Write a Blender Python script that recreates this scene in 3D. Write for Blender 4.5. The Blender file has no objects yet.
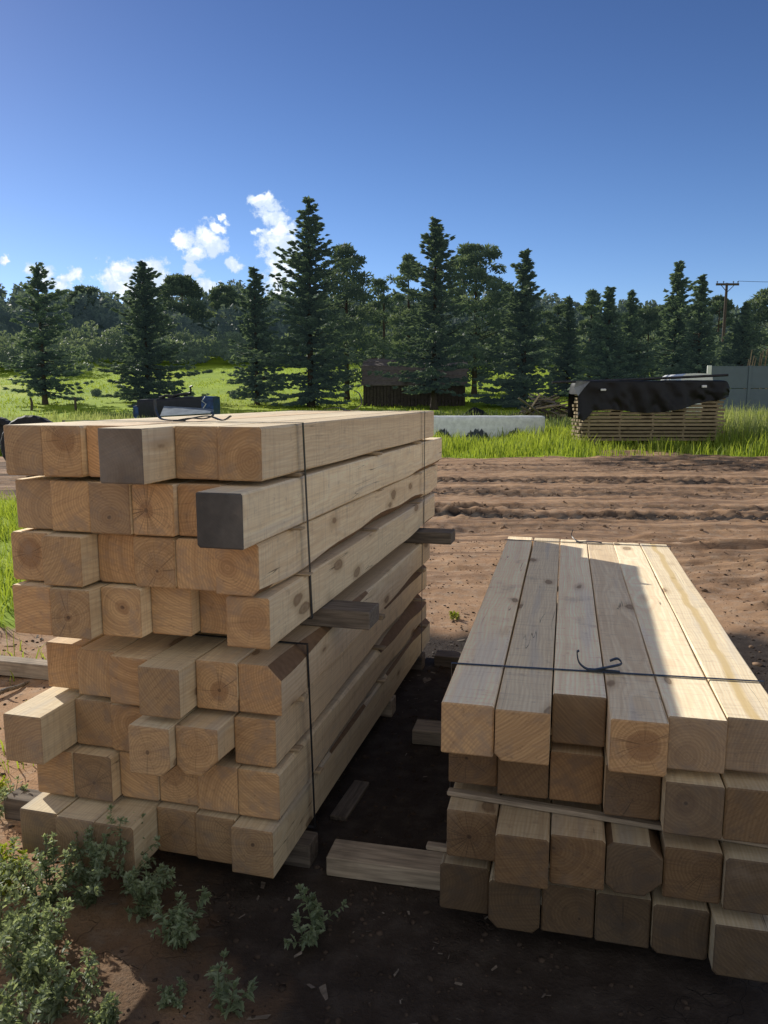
import bpy, math, random
import numpy as np
from mathutils import Vector, Matrix
random.seed(7); rng = np.random.default_rng(7)
S = bpy.context.scene
COL = S.collection
R = math.radians
# ------------------------------------------------------------------ camera
H = 1.79; PITCH = 0.14962; F = 770.0
cam = bpy.data.cameras.new('camera'); cam.sensor_fit = 'VERTICAL'; cam.sensor_height = 36.0
cam.lens = F / 1024 * 36.0; cam.clip_start = .05; cam.clip_end = 3000
camo = bpy.data.objects.new('camera', cam); COL.objects.link(camo)
camo.location = (0, 0, H); camo.rotation_euler = (math.pi / 2 - PITCH, 0, 0)
S.camera = camo

def ray(px, py):
    a = (px - 384) / F; b = (512 - py) / F
    return np.array([a, math.cos(PITCH) + b * math.sin(PITCH), -math.sin(PITCH) + b * math.cos(PITCH)])
def at(px, py, Y):
    r = ray(px, py); r = r * (Y / r[1]); return Vector((r[0], r[1], r[2] + H))
def atz(px, py, z):
    r = ray(px, py); r = r * ((z - H) / r[2]); return Vector((r[0], r[1], z))

# ------------------------------------------------------------------ noise / terrain
def _hash(ix, iy, s):
    n = (ix.astype(np.int64) * 374761393 + iy.astype(np.int64) * 668265263 + s * 974634777) & 0xffffffff
    n = ((n ^ (n >> 13)) * 1274126177) & 0xffffffff
    return ((n ^ (n >> 16)) & 0xffff) / 65535.0
def vnoise(x, y, s=0):
    x = np.asarray(x, float); y = np.asarray(y, float)
    ix = np.floor(x); iy = np.floor(y); fx = x - ix; fy = y - iy
    fx = fx * fx * (3 - 2 * fx); fy = fy * fy * (3 - 2 * fy)
    a = _hash(ix, iy, s); b = _hash(ix + 1, iy, s); c = _hash(ix, iy + 1, s); d = _hash(ix + 1, iy + 1, s)
    return (a * (1 - fx) + b * fx) * (1 - fy) + (c * (1 - fx) + d * fx) * fy - .5
def fbm(x, y, s=0, o=4):
    t = 0; a = 1.0
    for i in range(o):
        t = t + a * vnoise(x * 2 ** i, y * 2 ** i, s + i * 17); a *= .55
    return t
def sst(a, b, x):
    t = np.clip((x - a) / (b - a), 0, 1); return t * t * (3 - 2 * t)

def base_h(x, y):
    x = np.asarray(x, float); y = np.asarray(y, float)
    s = np.clip(y - 26, 0, None); s1 = np.minimum(s, 110.0)
    g = .0269 * s1 + .0007 * s1 * s1 + np.clip(s - 110, 0, 300) * .09
    return g + fbm(x * .05, y * .05, 5, 3) * .6 * sst(30, 60, y)
RUTS = [(20.3, .35, .5), (19.0, .4, .6), (16.9, .32, .8), (16.0, .40, 1.0), (14.9, .28, .5), (14.0, .34, .6), (12.3, .32, 1.0), (11.5, .35, .9), (10.4, .3, .35)]
def soil(x, y):
    """height detail, grass mask, mask of moist ruts and painted yard shade"""
    x = np.asarray(x, float); y = np.asarray(y, float)
    edge = 22.4 + fbm(x * .35, y * 0, 3, 3) * 1.3
    g_far = sst(edge - .3, edge + .5, y)
    # trampled gap in front of the tarped stack
    bare = np.exp(-((x - 8.2) / 2.2) ** 2) * (1 - sst(24.5, 26.5, y)) * .8
    g_far = g_far * (1 - bare)
    gx = -2.35 + fbm(x * 0, y * .7, 8, 3) * .8 - sst(8, 13, y) * 1.2
    g_left = sst(0, .7, gx - x) * sst(5.4, 6.2, y + fbm(x, y, 4, 3) * 1.2) * (1 - sst(12.6, 13.8, y + fbm(x, y, 14, 2)))
    grass = np.clip(g_far + g_left, 0, 1)
    h = fbm(x * .8, y * .8, 11, 4) * .05 + fbm(x * 5, y * 5, 21, 4) * .018
    road = sst(5.6, 8, y) * (1 - g_far) * (1 - g_left)
    h = h + road * (fbm(x * .2, y * 5.0, 31, 4) * .032 + fbm(x * 2.5, y * 11, 33, 3) * .012)
    damp_shade = np.zeros_like(h)
    for (yc, w, a) in RUTS:
        yy = y - (yc - .045 * (x - 3) + fbm(x * .25, x * 0, int(yc * 7), 2) * .5)
        prof = np.exp(-(yy / w) ** 4)
        lug = np.sin(x * 2 * math.pi / .24 + np.sign(yy) * yy * 5.0 + fbm(x * .7, y, 41, 2) * 3)
        mod = np.clip(.8 + 1.0 * fbm(x * .3, y * .1, int(yc * 3), 3), .4, 1.25)
        h = h + a * road * mod * prof * (-.045 + .022 * lug + .038 * fbm(x * 7, y * 16, 47, 3))
        ridge = np.exp(-((np.abs(yy) - w * 1.15) / .11) ** 2)
        h = h + a * road * mod * ridge * (.03 + .06 * fbm(x * 6, y * 14, 53, 3))
        damp_shade = np.maximum(damp_shade, a * road * mod * np.exp(-(yy / (w * 1.1)) ** 4) * (.8 + .9 * fbm(x * 2, y * 6, 59, 3)))
    berm = sst(2.6, 3.4, x) * (1 - sst(6, 9, x)) * sst(3.5, 5.0, y) * (1 - sst(9, 11, y))
    h = h + berm * (.04 + .10 * fbm(x * 1.2, y * 5, 61, 4))
    damp_shade = np.maximum(damp_shade, berm * (.08 + .6 * fbm(x * 2, y * 6, 67, 3)))
    far_rough = sst(17.5, 19, y) * (1 - g_far) * sst(4, 7, x)
    h = h + far_rough * (.03 + .11 * fbm(x * .8, y * 4.0, 71, 4))
    damp_shade = np.maximum(damp_shade, far_rough * (.4 + fbm(x * 2, y * 3, 73, 3)))
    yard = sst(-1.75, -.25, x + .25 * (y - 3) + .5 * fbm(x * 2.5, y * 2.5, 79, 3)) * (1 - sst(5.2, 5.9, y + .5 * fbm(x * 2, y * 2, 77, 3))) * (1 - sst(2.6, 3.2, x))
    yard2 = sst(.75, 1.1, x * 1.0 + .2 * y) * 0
    damp_shade = np.maximum(damp_shade, yard * .95)  # shade around the stacks painted into the soil colour
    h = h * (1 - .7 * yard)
    # keep it flat under both stacks
    return h, grass, np.clip(damp_shade, 0, 1)
def gz(x, y):
    h, g, d = soil(np.array([x]), np.array([y]))
    return float(base_h(np.array([x]), np.array([y]))[0] + h[0])

# ------------------------------------------------------------------ material helpers
def new_mat(name):
    m = bpy.data.materials.new(name); m.use_nodes = True
    nt = m.node_tree; nt.nodes.clear()
    out = nt.nodes.new('ShaderNodeOutputMaterial')
    return m, nt, out
class NB:
    def __init__(s, nt): s.nt = nt
    def n(s, t, **k):
        nd = s.nt.nodes.new(t)
        for a, v in k.items(): setattr(nd, a, v)
        return nd
    def put(s, sock, v):
        if hasattr(v, 'is_linked') or isinstance(v, bpy.types.NodeSocket): s.nt.links.new(v, sock)
        elif v is not None:
            if isinstance(v, (tuple, list)) and len(v) == 3 and sock.type == 'RGBA': v = (*v, 1)
            sock.default_value = v
    def m(s, op, a, b=None, c=None, clamp=False):
        nd = s.n('ShaderNodeMath', operation=op, use_clamp=clamp)
        s.put(nd.inputs[0], a)
        if b is not None: s.put(nd.inputs[1], b)
        if c is not None: s.put(nd.inputs[2], c)
        return nd.outputs[0]
    def vm(s, op, a, b=None):
        nd = s.n('ShaderNodeVectorMath', operation=op); s.put(nd.inputs[0], a)
        if b is not None: s.put(nd.inputs[1], b)
        return nd.outputs['Value'] if op in ('LENGTH', 'DOT_PRODUCT', 'DISTANCE') else nd.outputs[0]
    def mix(s, f, a, b, mode='MIX'):
        nd = s.n('ShaderNodeMix', data_type='RGBA', blend_type=mode)
        s.put(nd.inputs[0], f); s.put(nd.inputs[6], a); s.put(nd.inputs[7], b); return nd.outputs[2]
    def ss(s, x, a, b, lo=0., hi=1.):
        nd = s.n('ShaderNodeMapRange', interpolation_type='SMOOTHSTEP')
        s.put(nd.inputs[0], x); s.put(nd.inputs[1], a); s.put(nd.inputs[2], b); nd.inputs[3].default_value = lo; nd.inputs[4].default_value = hi
        return nd.outputs[0]
    def noise(s, v, scale, detail=4, rough=.55, col=False, dist=0.):
        nd = s.n('ShaderNodeTexNoise'); s.put(nd.inputs['Vector'], v); nd.inputs['Scale'].default_value = scale
        nd.inputs['Detail'].default_value = detail; nd.inputs['Roughness'].default_value = rough; nd.inputs['Distortion'].default_value = dist
        return nd.outputs['Color' if col else 'Fac']
    def xyz(s, x, y, z):
        nd = s.n('ShaderNodeCombineXYZ'); s.put(nd.inputs[0], x); s.put(nd.inputs[1], y); s.put(nd.inputs[2], z); return nd.outputs[0]
    def sep(s, v):
        nd = s.n('ShaderNodeSeparateXYZ'); s.put(nd.inputs[0], v); return nd.outputs
    def oattr(s, name):
        nd = s.n('ShaderNodeAttribute', attribute_type='OBJECT', attribute_name=name); return nd
    def bump(s, h, strength, dist):
        nd = s.n('ShaderNodeBump'); nd.inputs['Strength'].default_value = strength; nd.inputs['Distance'].default_value = dist
        s.put(nd.inputs['Height'], h); return nd.outputs[0]
    def bsdf(s, col, rough=.8, bump=None, spec=.3, metal=0., out=None):
        nd = s.n('ShaderNodeBsdfPrincipled'); s.put(nd.inputs['Base Color'], col); s.put(nd.inputs['Roughness'], rough)
        nd.inputs['Specular IOR Level'].default_value = spec; nd.inputs['Metallic'].default_value = metal
        if bump is not None: s.nt.links.new(bump, nd.inputs['Normal'])
        if out: s.nt.links.new(nd.outputs[0], out.inputs[0])
        return nd.outputs[0]

# ---- sawn timber: a solid texture of growth rings, so faces and ends agree
def timber_mat():
    m, nt, out = new_mat('sawn_pine'); b = NB(nt)
    tc = b.n('ShaderNodeTexCoord'); oi = b.n('ShaderNodeObjectInfo'); rnd = oi.outputs['Random']
    P = tc.outputs['Object']; px, py, pz = b.sep(P)
    heart = b.oattr('heart').outputs['Vector']; hx, hz, hr = b.sep(heart)
    look = b.oattr('look').outputs['Vector']; grey, tint, red = b.sep(look)
    off = b.m('MULTIPLY', rnd, 37.0)
    Pv = b.vm('ADD', P, b.xyz(off, b.m('MULTIPLY', off, 1.7), off))
    w = b.noise(b.vm('MULTIPLY', Pv, (1.5, 1.1, 1.5)), 1.0, 3, col=True)
    wx, wy, wz = b.sep(w)
    dx = b.m('ADD', b.m('SUBTRACT', px, hx), b.m('MULTIPLY', b.m('SUBTRACT', wx, .5), .10))
    dz = b.m('ADD', b.m('SUBTRACT', pz, hz), b.m('MULTIPLY', b.m('SUBTRACT', wy, .5), .10))
    r = b.m('SQRT', b.m('ADD', b.m('MULTIPLY', dx, dx), b.m('MULTIPLY', dz, dz)))
    rn = b.m('ADD', r, b.m('MULTIPLY', b.m('SUBTRACT', b.noise(b.vm('MULTIPLY', Pv, (1, .25, 1)), 14, 4), .5), .016))
    ring = b.m('SINE', b.m('MULTIPLY', rn, 2 * math.pi / .0105))
    ring = b.m('MULTIPLY_ADD', ring, .5, .5)
    ring2 = b.noise(b.xyz(b.m('MULTIPLY', rn, 40.0), off, b.m('MULTIPLY', py, .15)), 1.0, 3)
    fib = b.noise(b.vm('MULTIPLY', Pv, (160, 3.0, 160)), 1.0, 3, .6)
    blot = b.noise(b.vm('MULTIPLY', Pv, (5, 1.3, 5)), 1.0, 4, .6)
    nrm = b.sep(tc.outputs['Normal'])
    endm = b.ss(b.m('ABSOLUTE', nrm[1]), .6, .8)
    side = b.mix(b.m('MULTIPLY', ring, .5), (.97, .82, .55), (.84, .635, .375))
    side = b.mix(b.ss(ring2, .45, .72, 0, .55), side, (.74, .56, .34))
    side = b.mix(b.ss(fib, .35, .75, 0, .38), side, (.58, .43, .27))
    side = b.mix(b.ss(blot, .54, .74, 0, .45), side, (.70, .53, .33))
    side = b.mix(b.ss(b.noise(b.vm('MULTIPLY', Pv, (9, .8, 9)), 1.0, 3), .56, .70, 0, .45), side, (.58, .53, .46))
    # knots
    vo = b.n('ShaderNodeTexVoronoi'); vo.inputs['Scale'].default_value = 1.0
    nt.links.new(b.vm('MULTIPLY', b.vm('ADD', Pv, b.vm('MULTIPLY', b.vm('SUBTRACT', w, (.5, .5, .5)), (.1, .2, .1))), (7.5, 3.0, 7.5)), vo.inputs['Vector'])
    kc = b.sep(vo.outputs['Color'])[0]
    krad = b.m('MULTIPLY', b.ss(kc, .2, .9, 0, 1), .19)
    kd = b.m('DIVIDE', vo.outputs['Distance'], b.m('ADD', krad, .001))
    kd = b.m('ADD', kd, b.m('MULTIPLY', b.m('SUBTRACT', b.noise(b.vm('MULTIPLY', Pv, (14, 7, 14)), 1.0, 3), .5), 1.6))
    kcore = b.ss(kd, .78, 1.0, 1, 0); khalo = b.ss(kd, .8, 1.9, 1, 0)
    side = b.mix(b.m('MULTIPLY', khalo, .50), side, (.50, .35, .19))
    kring = b.m('MULTIPLY_ADD', b.m('SINE', b.m('MULTIPLY', kd, 11.0)), .10, .80)
    side = b.mix(b.m('MULTIPLY', b.m('MULTIPLY', kcore, kring), .75), side, (.20, .115, .06))
    swm = b.noise(b.xyz(b.m('MULTIPLY', py, 85.0), b.m('MULTIPLY', px, 5.0), b.m('ADD', b.m('MULTIPLY', pz, 5.0), off)), 1.0, 3, .6)
    side = b.mix(b.ss(swm, .48, .72, 0, .34), side, (.52, .40, .27))
    side = b.mix(b.ss(b.noise(Pv, 26, 4, .7), .58, .70, 0, .35), side, (.44, .34, .24))
    # drying checks along the grain and a streak of pitch
    chk = b.noise(b.vm('MULTIPLY', Pv, (16, .55, 16)), 1.0, 3, .5)
    chm = b.m('MULTIPLY', b.ss(b.m('ABSOLUTE', b.m('SUBTRACT', chk, .5)), 0.0, .006, 1, 0), b.ss(b.noise(b.vm('MULTIPLY', Pv, (4, 1.2, 4)), 1.0, 2), .56, .62))
    side = b.mix(b.m('MULTIPLY', chm, .8), side, (.10, .065, .04))
    pitch = b.oattr('pitch').outputs['Fac']
    pm = b.ss(b.m('ABSOLUTE', b.m('SUBTRACT', px, b.m('MULTIPLY', b.m('SUBTRACT', b.noise(b.xyz(0.0, b.m('MULTIPLY', py, 1.6), 0.0), 1.0, 3), .5), .10))), .008, .022, 1, 0)
    side = b.mix(b.m('MULTIPLY', b.m('MULTIPLY', pm, pitch), .75), side, (.66, .47, .20))
    # ends: darker, with heartwood disc and diagonal saw marks
    end = b.mix(b.m('MULTIPLY', ring, .5), (.77, .515, .27), (.50, .295, .13))
    end = b.mix(b.ss(ring2, .45, .7, 0, .6), end, (.50, .31, .155))
    disc = b.oattr('disc').outputs['Fac']
    hw = b.m('MULTIPLY', b.ss(b.m('ADD', b.m('SUBTRACT', rn, hr), b.m('MULTIPLY', b.m('SUBTRACT', b.noise(Pv, 30, 3), .5), .03)), -.006, .008, 1, 0), disc)
    end = b.mix(hw, end, (.33, .175, .085))
    pith = b.m('MULTIPLY', b.ss(rn, .003, .009, 1, 0), b.m('MULTIPLY', b.m('GREATER_THAN', hr, .002), b.m('LESS_THAN', hr, .038)))
    end = b.mix(1.0, end, (.86, .84, .82), 'MULTIPLY'); end = b.mix(b.m('MULTIPLY', pith, .8), end, (.09, .05, .03))
    ang = b.m('MULTIPLY', b.m('SUBTRACT', rnd, .5), 2.0)
    sx = b.m('ADD', pz, b.m('MULTIPLY', px, ang))
    saw = b.noise(b.xyz(b.m('MULTIPLY', sx, 150.0), b.m('MULTIPLY', px, 6.0), off), 1.0, 3)
    end = b.mix(b.ss(saw, .42, .7, 0, .5), end, (.36, .22, .125))
    end = b.mix(b.ss(b.noise(Pv, 11, 5, .65), .47, .68, 0, .75), end, (.38, .27, .18))
    end = b.mix(b.ss(b.noise(Pv, 55, 3, .7), .58, .72, 0, .45), end, (.22, .135, .075))
    radial = b.n('ShaderNodeTexNoise'); 
    crk_a = b.m('ARCTAN2', dx, dz)
    crk = b.noise(b.xyz(b.m('MULTIPLY', crk_a, 5.0), off, 0.0), 1.0, 2)
    crkm = b.m('MULTIPLY', b.ss(b.m('ABSOLUTE', b.m('SUBTRACT', crk, .5)), 0.0, .018, 1, 0), b.ss(r, .01, .13, 1, 0))
    end = b.mix(b.m('MULTIPLY', crkm, b.m('MULTIPLY_ADD', b.ss(b.m('FRACT', b.m('MULTIPLY', rnd, 7.31)), .45, .6), .65, .12)), end, (.05, .035, .025))
    nt.nodes.remove(radial)
    end = b.mix(b.m('MULTIPLY', grey, .95), end, b.mix(b.ss(blot, .35, .7), (.10, .10, .098), (.21, .20, .185)))
    # bark left along the wane
    wa = b.n('ShaderNodeAttribute', attribute_name='wane').outputs['Fac']
    wan = b.ss(b.m('ADD', wa, b.m('MULTIPLY', b.m('SUBTRACT', b.noise(Pv, 18, 3), .5), 1.0)), .45, .75)
    side = b.mix(wan, side, b.mix(b.noise(Pv, 45, 3), (.15, .085, .045), (.34, .22, .12)))
    col = b.mix(endm, side, end)
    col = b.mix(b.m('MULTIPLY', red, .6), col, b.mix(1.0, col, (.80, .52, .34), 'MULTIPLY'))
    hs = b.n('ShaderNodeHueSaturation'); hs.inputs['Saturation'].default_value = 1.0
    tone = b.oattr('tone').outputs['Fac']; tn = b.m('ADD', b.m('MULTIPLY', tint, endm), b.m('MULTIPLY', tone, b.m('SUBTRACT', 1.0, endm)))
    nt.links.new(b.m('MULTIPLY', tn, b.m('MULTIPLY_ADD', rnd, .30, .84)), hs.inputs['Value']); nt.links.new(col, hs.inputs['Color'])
    dirt = b.ss(b.noise(Pv, 3.2, 5, .65), .58, .74, 0, .35)
    col = b.mix(dirt, hs.outputs[0], (.30, .235, .175))
    hgt = b.m('ADD', b.m('ADD', b.m('MULTIPLY', fib, .5), b.m('MULTIPLY', saw, endm)), b.m('MULTIPLY', b.noise(b.xyz(b.m('MULTIPLY', py, 55.0), b.m('MULTIPLY', px, 4.0), b.m('MULTIPLY', pz, 4.0)), 1.0, 2), .4))
    b.bsdf(col, .78, b.bump(hgt, .35, .003), .25, out=out)
    return m
def rough_wood(name, c1, c2, sc=8):
    m, nt, out = new_mat(name); b = NB(nt)
    tc = b.n('ShaderNodeTexCoord'); oi = b.n('ShaderNodeObjectInfo')
    P = b.vm('ADD', tc.outputs['Object'], b.xyz(b.m('MULTIPLY', oi.outputs['Random'], 31.0), 0.0, 0.0))
    g = b.noise(b.vm('MULTIPLY', P, (1, 14, 14)), sc * .6, 4, .6)
    col = b.mix(b.ss(g, .3, .7), c1, c2)
    col = b.mix(b.ss(b.noise(P, 5, 4), .5, .75, 0, .6), col, tuple(v * .5 for v in c1))
    hs = b.n('ShaderNodeHueSaturation'); nt.links.new(b.m('MULTIPLY_ADD', oi.outputs['Random'], .4, .8), hs.inputs['Value']); nt.links.new(col, hs.inputs['Color'])
    b.bsdf(hs.outputs[0], .85, b.bump(g, .5, .004), .2, out=out)
    return m
def plain(name, c, rough=.6, metal=0., var=.3, sc=6, spec=.4, bmp=.0):
    m, nt, out = new_mat(name); b = NB(nt); tc = b.n('ShaderNodeTexCoord')
    n = b.noise(tc.outputs['Object'], sc, 5, .6)
    col = b.mix(b.ss(n, .3, .7), tuple(v * (1 - var) for v in c), tuple(min(1, v * (1 + var)) for v in c))
    b.bsdf(col, b.m('MULTIPLY_ADD', n, .25, rough - .12), b.bump(n, bmp, .02) if bmp else None, spec, metal, out=out)
    return m
def leaf_mat(name, c1, c2, trans=.35, var_obj=.25, rough=.6, spec=.25, haze_glow=None):
    m, nt, out = new_mat(name); b = NB(nt)
    g = b.n('ShaderNodeNewGeometry'); oi = b.n('ShaderNodeObjectInfo')
    n = b.noise(g.outputs['Position'], .9, 3)
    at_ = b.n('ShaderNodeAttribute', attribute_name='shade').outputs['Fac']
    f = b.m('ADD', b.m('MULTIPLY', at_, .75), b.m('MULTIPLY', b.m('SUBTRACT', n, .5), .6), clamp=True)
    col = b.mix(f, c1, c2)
    hs = b.n('ShaderNodeHueSaturation'); nt.links.new(b.m('MULTIPLY_ADD', oi.outputs['Random'], var_obj, 1 - var_obj / 2), hs.inputs['Value']); nt.links.new(col, hs.inputs['Color'])
    col = hs.outputs[0]
    p = b.bsdf(col, rough, None, spec)
    t = b.n('ShaderNodeBsdfTranslucent'); nt.links.new(b.mix(1.0, col, (1.35, 1.25, .7), 'MULTIPLY'), t.inputs[0])
    mx = b.n('ShaderNodeMixShader'); mx.inputs[0].default_value = trans
    nt.links.new(p, mx.inputs[1]); nt.links.new(t.outputs[0], mx.inputs[2]); 
    if haze_glow:      # blue distance veil painted as a faint glow on the leaves
        em = b.n('ShaderNodeEmission'); em.inputs[0].default_value = (*haze_glow, 1); ad = b.n('ShaderNodeAddShader')
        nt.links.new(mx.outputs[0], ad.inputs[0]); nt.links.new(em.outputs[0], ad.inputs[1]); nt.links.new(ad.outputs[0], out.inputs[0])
    else: nt.links.new(mx.outputs[0], out.inputs[0])
    return m

M = {}
M['timber'] = timber_mat()
M['lath'] = rough_wood('pale_lath', (.34, .25, .15), (.52, .40, .26))
M['dunnage'] = rough_wood('weathered_block', (.10, .080, .062), (.21, .17, .13))
M['dunnage_pale'] = rough_wood('worn_block', (.22, .175, .125), (.40, .32, .23))
M['board'] = rough_wood('rough_board', (.20, .155, .095), (.36, .28, .17))
M['grey_board'] = rough_wood('grey_board', (.10, .085, .07), (.26, .215, .17))
M['shed_wood'] = rough_wood('shed_board', (.045, .037, .032), (.105, .085, .072))
M['shed_roof'] = rough_wood('roof_board', (.095, .080, .070), (.20, .172, .152))
M['strap'] = plain('strap_steel', (.022, .025, .028), .42, .0, .4, 30, .5)
M['tarp'] = plain('black_tarp', (.0045, .0048, .0055), .48, 0, .4, 4, .32, .25)
M['tarp_grey'] = plain('silver_tarp', (.20, .21, .22), .5, 0, .3, 4, .4, .2)
M['tarp_blue'] = plain('blue_tarp', (.018, .055, .16), .45, 0, .5, 4, .4, .2)
M['tarp_navy'] = plain('navy_tarp', (.012, .014, .020), .5, 0, .4, 4, .4, .2)
M['sheet'] = plain('pale_sheet', (.20, .235, .26), .5, 0, .2, 3, .4)
M['wrap'] = plain('white_wrap', (.80, .81, .79), .4, 0, .14, 5, .45, .3)
M['wrap_print'] = plain('wrap_print', (.055, .065, .085), .5, 0, .7, 14, .3)
M['rubber'] = plain('old_rubber', (.022, .022, .024), .7, 0, .4, 9, .3)
M['metal_dark'] = plain('dark_metal', (.03, .03, .032), .5, .3, .4, 6, .4)
M['panel'] = plain('panel_blue_grey', (.10, .128, .165), .55, 0, .07, 2, .4)
M['white'] = plain('white_paint', (.74, .74, .72), .4, 0, .06, 3, .4)
M['pole'] = rough_wood('pole_wood', (.05, .04, .033), (.10, .08, .066))
M['glass'] = plain('ceramic_glaze', (.10, .07, .06), .25, 0, .2, 5, .5)
M['wire'] = plain('power_wire', (.03, .03, .033), .6)
M['bark'] = rough_wood('tree_bark', (.045, .034, .028), (.11, .085, .07))
M['spruce'] = leaf_mat('spruce_needles', (.030, .056, .042), (.185, .255, .165), .42, .4, haze_glow=(.0065, .0105, .0115))
M['pine'] = leaf_mat('pine_needles', (.032, .056, .038), (.185, .240, .130), .42, .4, haze_glow=(.007, .0115, .0115))
M['oak'] = leaf_mat('scrub_leaves', (.065, .100, .062), (.23, .285, .165), .45, .35, haze_glow=(.014, .021, .021))
M['far'] = leaf_mat('far_needles', (.044, .070, .062), (.16, .21, .155), .4, .2, haze_glow=(.014, .022, .027))
M['weed'] = leaf_mat('weed_leaves', (.11, .16, .085), (.45, .53, .35), .46, .2, .45, .5)
M['weed_yellow'] = leaf_mat('weed_yellow_leaves', (.20, .27, .03), (.42, .48, .07), .5, .1)
M['stem'] = plain('weed_stem', (.10, .13, .06), .6)
M['grass'] = leaf_mat('grass_blades', (.17, .25, .03), (.43, .50, .10), .54, 0)
M['tallgrass'] = leaf_mat('tall_grass_blades', (.18, .24, .08), (.50, .53, .29), .5, 0)

def ground_mat():
    m, nt, out = new_mat('ground_soil'); b = NB(nt)
    g = b.n('ShaderNodeNewGeometry'); P = g.outputs['Position']
    a = b.n('ShaderNodeAttribute', attribute_name='mask')
    gr, dp, mud = b.sep(a.outputs['Vector'])
    n1 = b.noise(P, 1.1, 6, .6); n2 = b.noise(P, 9, 6, .65); n3 = b.noise(P, 70, 4, .7)
    dry = b.mix(b.ss(n1, .35, .68), (.48, .295, .165), (.34, .20, .11))
    dry = b.mix(b.ss(n2, .45, .72, 0, .6), dry, (.55, .415, .295))
    dry = b.mix(b.ss(n3, .5, .72, 0, .55), dry, (.17, .115, .075))
    wet_shade = b.mix(b.ss(n2, .4, .7), (.022, .0185, .0165), (.046, .038, .032))  # dark soil colour for moist ruts and the painted yard shade
    wet_shade = b.mix(b.ss(n3, .52, .7, 0, .5), wet_shade, (.05, .041, .034))
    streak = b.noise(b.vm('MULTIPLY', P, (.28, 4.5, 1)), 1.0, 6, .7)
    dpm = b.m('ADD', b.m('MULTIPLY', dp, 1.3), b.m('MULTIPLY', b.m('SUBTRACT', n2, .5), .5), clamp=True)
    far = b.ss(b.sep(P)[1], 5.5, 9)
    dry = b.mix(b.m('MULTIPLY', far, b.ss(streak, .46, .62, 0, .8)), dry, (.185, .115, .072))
    dirt = b.mix(b.m('MULTIPLY', dpm, .96), dry, wet_shade)
    vo = b.n('ShaderNodeTexVoronoi', feature='DISTANCE_TO_EDGE'); vo.inputs['Scale'].default_value = 5.0
    nt.links.new(b.vm('ADD', P, b.vm('MULTIPLY', b.noise(P, 4, 3, col=True), (.5, .5, .5))), vo.inputs['Vector'])
    near = b.ss(b.sep(P)[1], 2.6, 4.2, 1, 0)
    crack = b.m('MULTIPLY', b.ss(vo.outputs['Distance'], .0, .018, 1, 0), b.m('MULTIPLY', near, b.ss(n1, .48, .62)))
    dirt = b.mix(b.m('MULTIPLY', crack, .45), dirt, (.03, .022, .018))
    gc = b.mix(b.ss(b.noise(P, .35, 5), .35, .65), (.36, .48, .03), (.25, .36, .03))
    gc = b.mix(b.ss(b.noise(b.vm('MULTIPLY', P, (1, .4, 1)), .13, 4), .52, .70, 0, .55), gc, (.46, .48, .08))
    gc = b.mix(b.ss(b.noise(P, 3.5, 4), .5, .75, 0, .5), gc, (.17, .23, .035))
    ngr = b.m('ADD', gr, b.m('MULTIPLY', b.m('SUBTRACT', n2, .5), .9))
    col = b.mix(b.ss(ngr, .45, .65), dirt, gc)
    hg = b.m('ADD', b.m('MULTIPLY', n2, .6), b.m('SUBTRACT', b.m('MULTIPLY', n3, .35), b.m('MULTIPLY', crack, .6)))
    b.bsdf(col, .92, b.bump(hg, .75, .03), .15, out=out)
    return m
M['ground'] = ground_mat()

# ------------------------------------------------------------------ object helpers
def tag(o, label=None, cat=None, group=None, kind=None):
    if label: o['label'] = label
    if cat: o['category'] = cat
    if group: o['group'] = group
    if kind: o['kind'] = kind
    return o
def link(name, me, mat, parent=None):
    o = bpy.data.objects.new(name, me); COL.objects.link(o)
    if mat is not None and len(me.materials) == 0: me.materials.append(mat)
    if parent: o.parent = parent
    return o
def empty(name, loc, rz=0):
    o = bpy.data.objects.new(name, None); COL.objects.link(o); o.location = loc; o.rotation_euler = (0, 0, rz)
    o.empty_display_size = .2
    return o
def np_mesh(name, V, Fc, shade=None, smooth=False, attr='shade'):
    """V (n,3); Fc (m,k) faces, all k-gons"""
    V = np.ascontiguousarray(V, dtype=np.float32); Fc = np.ascontiguousarray(Fc, dtype=np.int32)
    me = bpy.data.meshes.new(name); k = Fc.shape[1]
    me.vertices.add(len(V)); me.vertices.foreach_set('co', V.ravel())
    me.loops.add(Fc.size); me.loops.foreach_set('vertex_index', Fc.ravel())
    me.polygons.add(len(Fc)); me.polygons.foreach_set('loop_start', np.arange(0, Fc.size, k, dtype=np.int32))
    me.polygons.foreach_set('loop_total', np.full(len(Fc), k, dtype=np.int32))
    if smooth: me.polygons.foreach_set('use_smooth', np.ones(len(Fc), bool))
    if shade is not None:
        if shade.ndim == 1:
            a = me.attributes.new(attr, 'FLOAT', 'POINT'); a.data.foreach_set('value', shade.astype(np.float32))
        else:
            a = me.attributes.new(attr, 'FLOAT_VECTOR', 'POINT'); a.data.foreach_set('vector', shade.astype(np.float32).ravel())
    me.update(calc_edges=True); me.validate()
    return me
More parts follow.
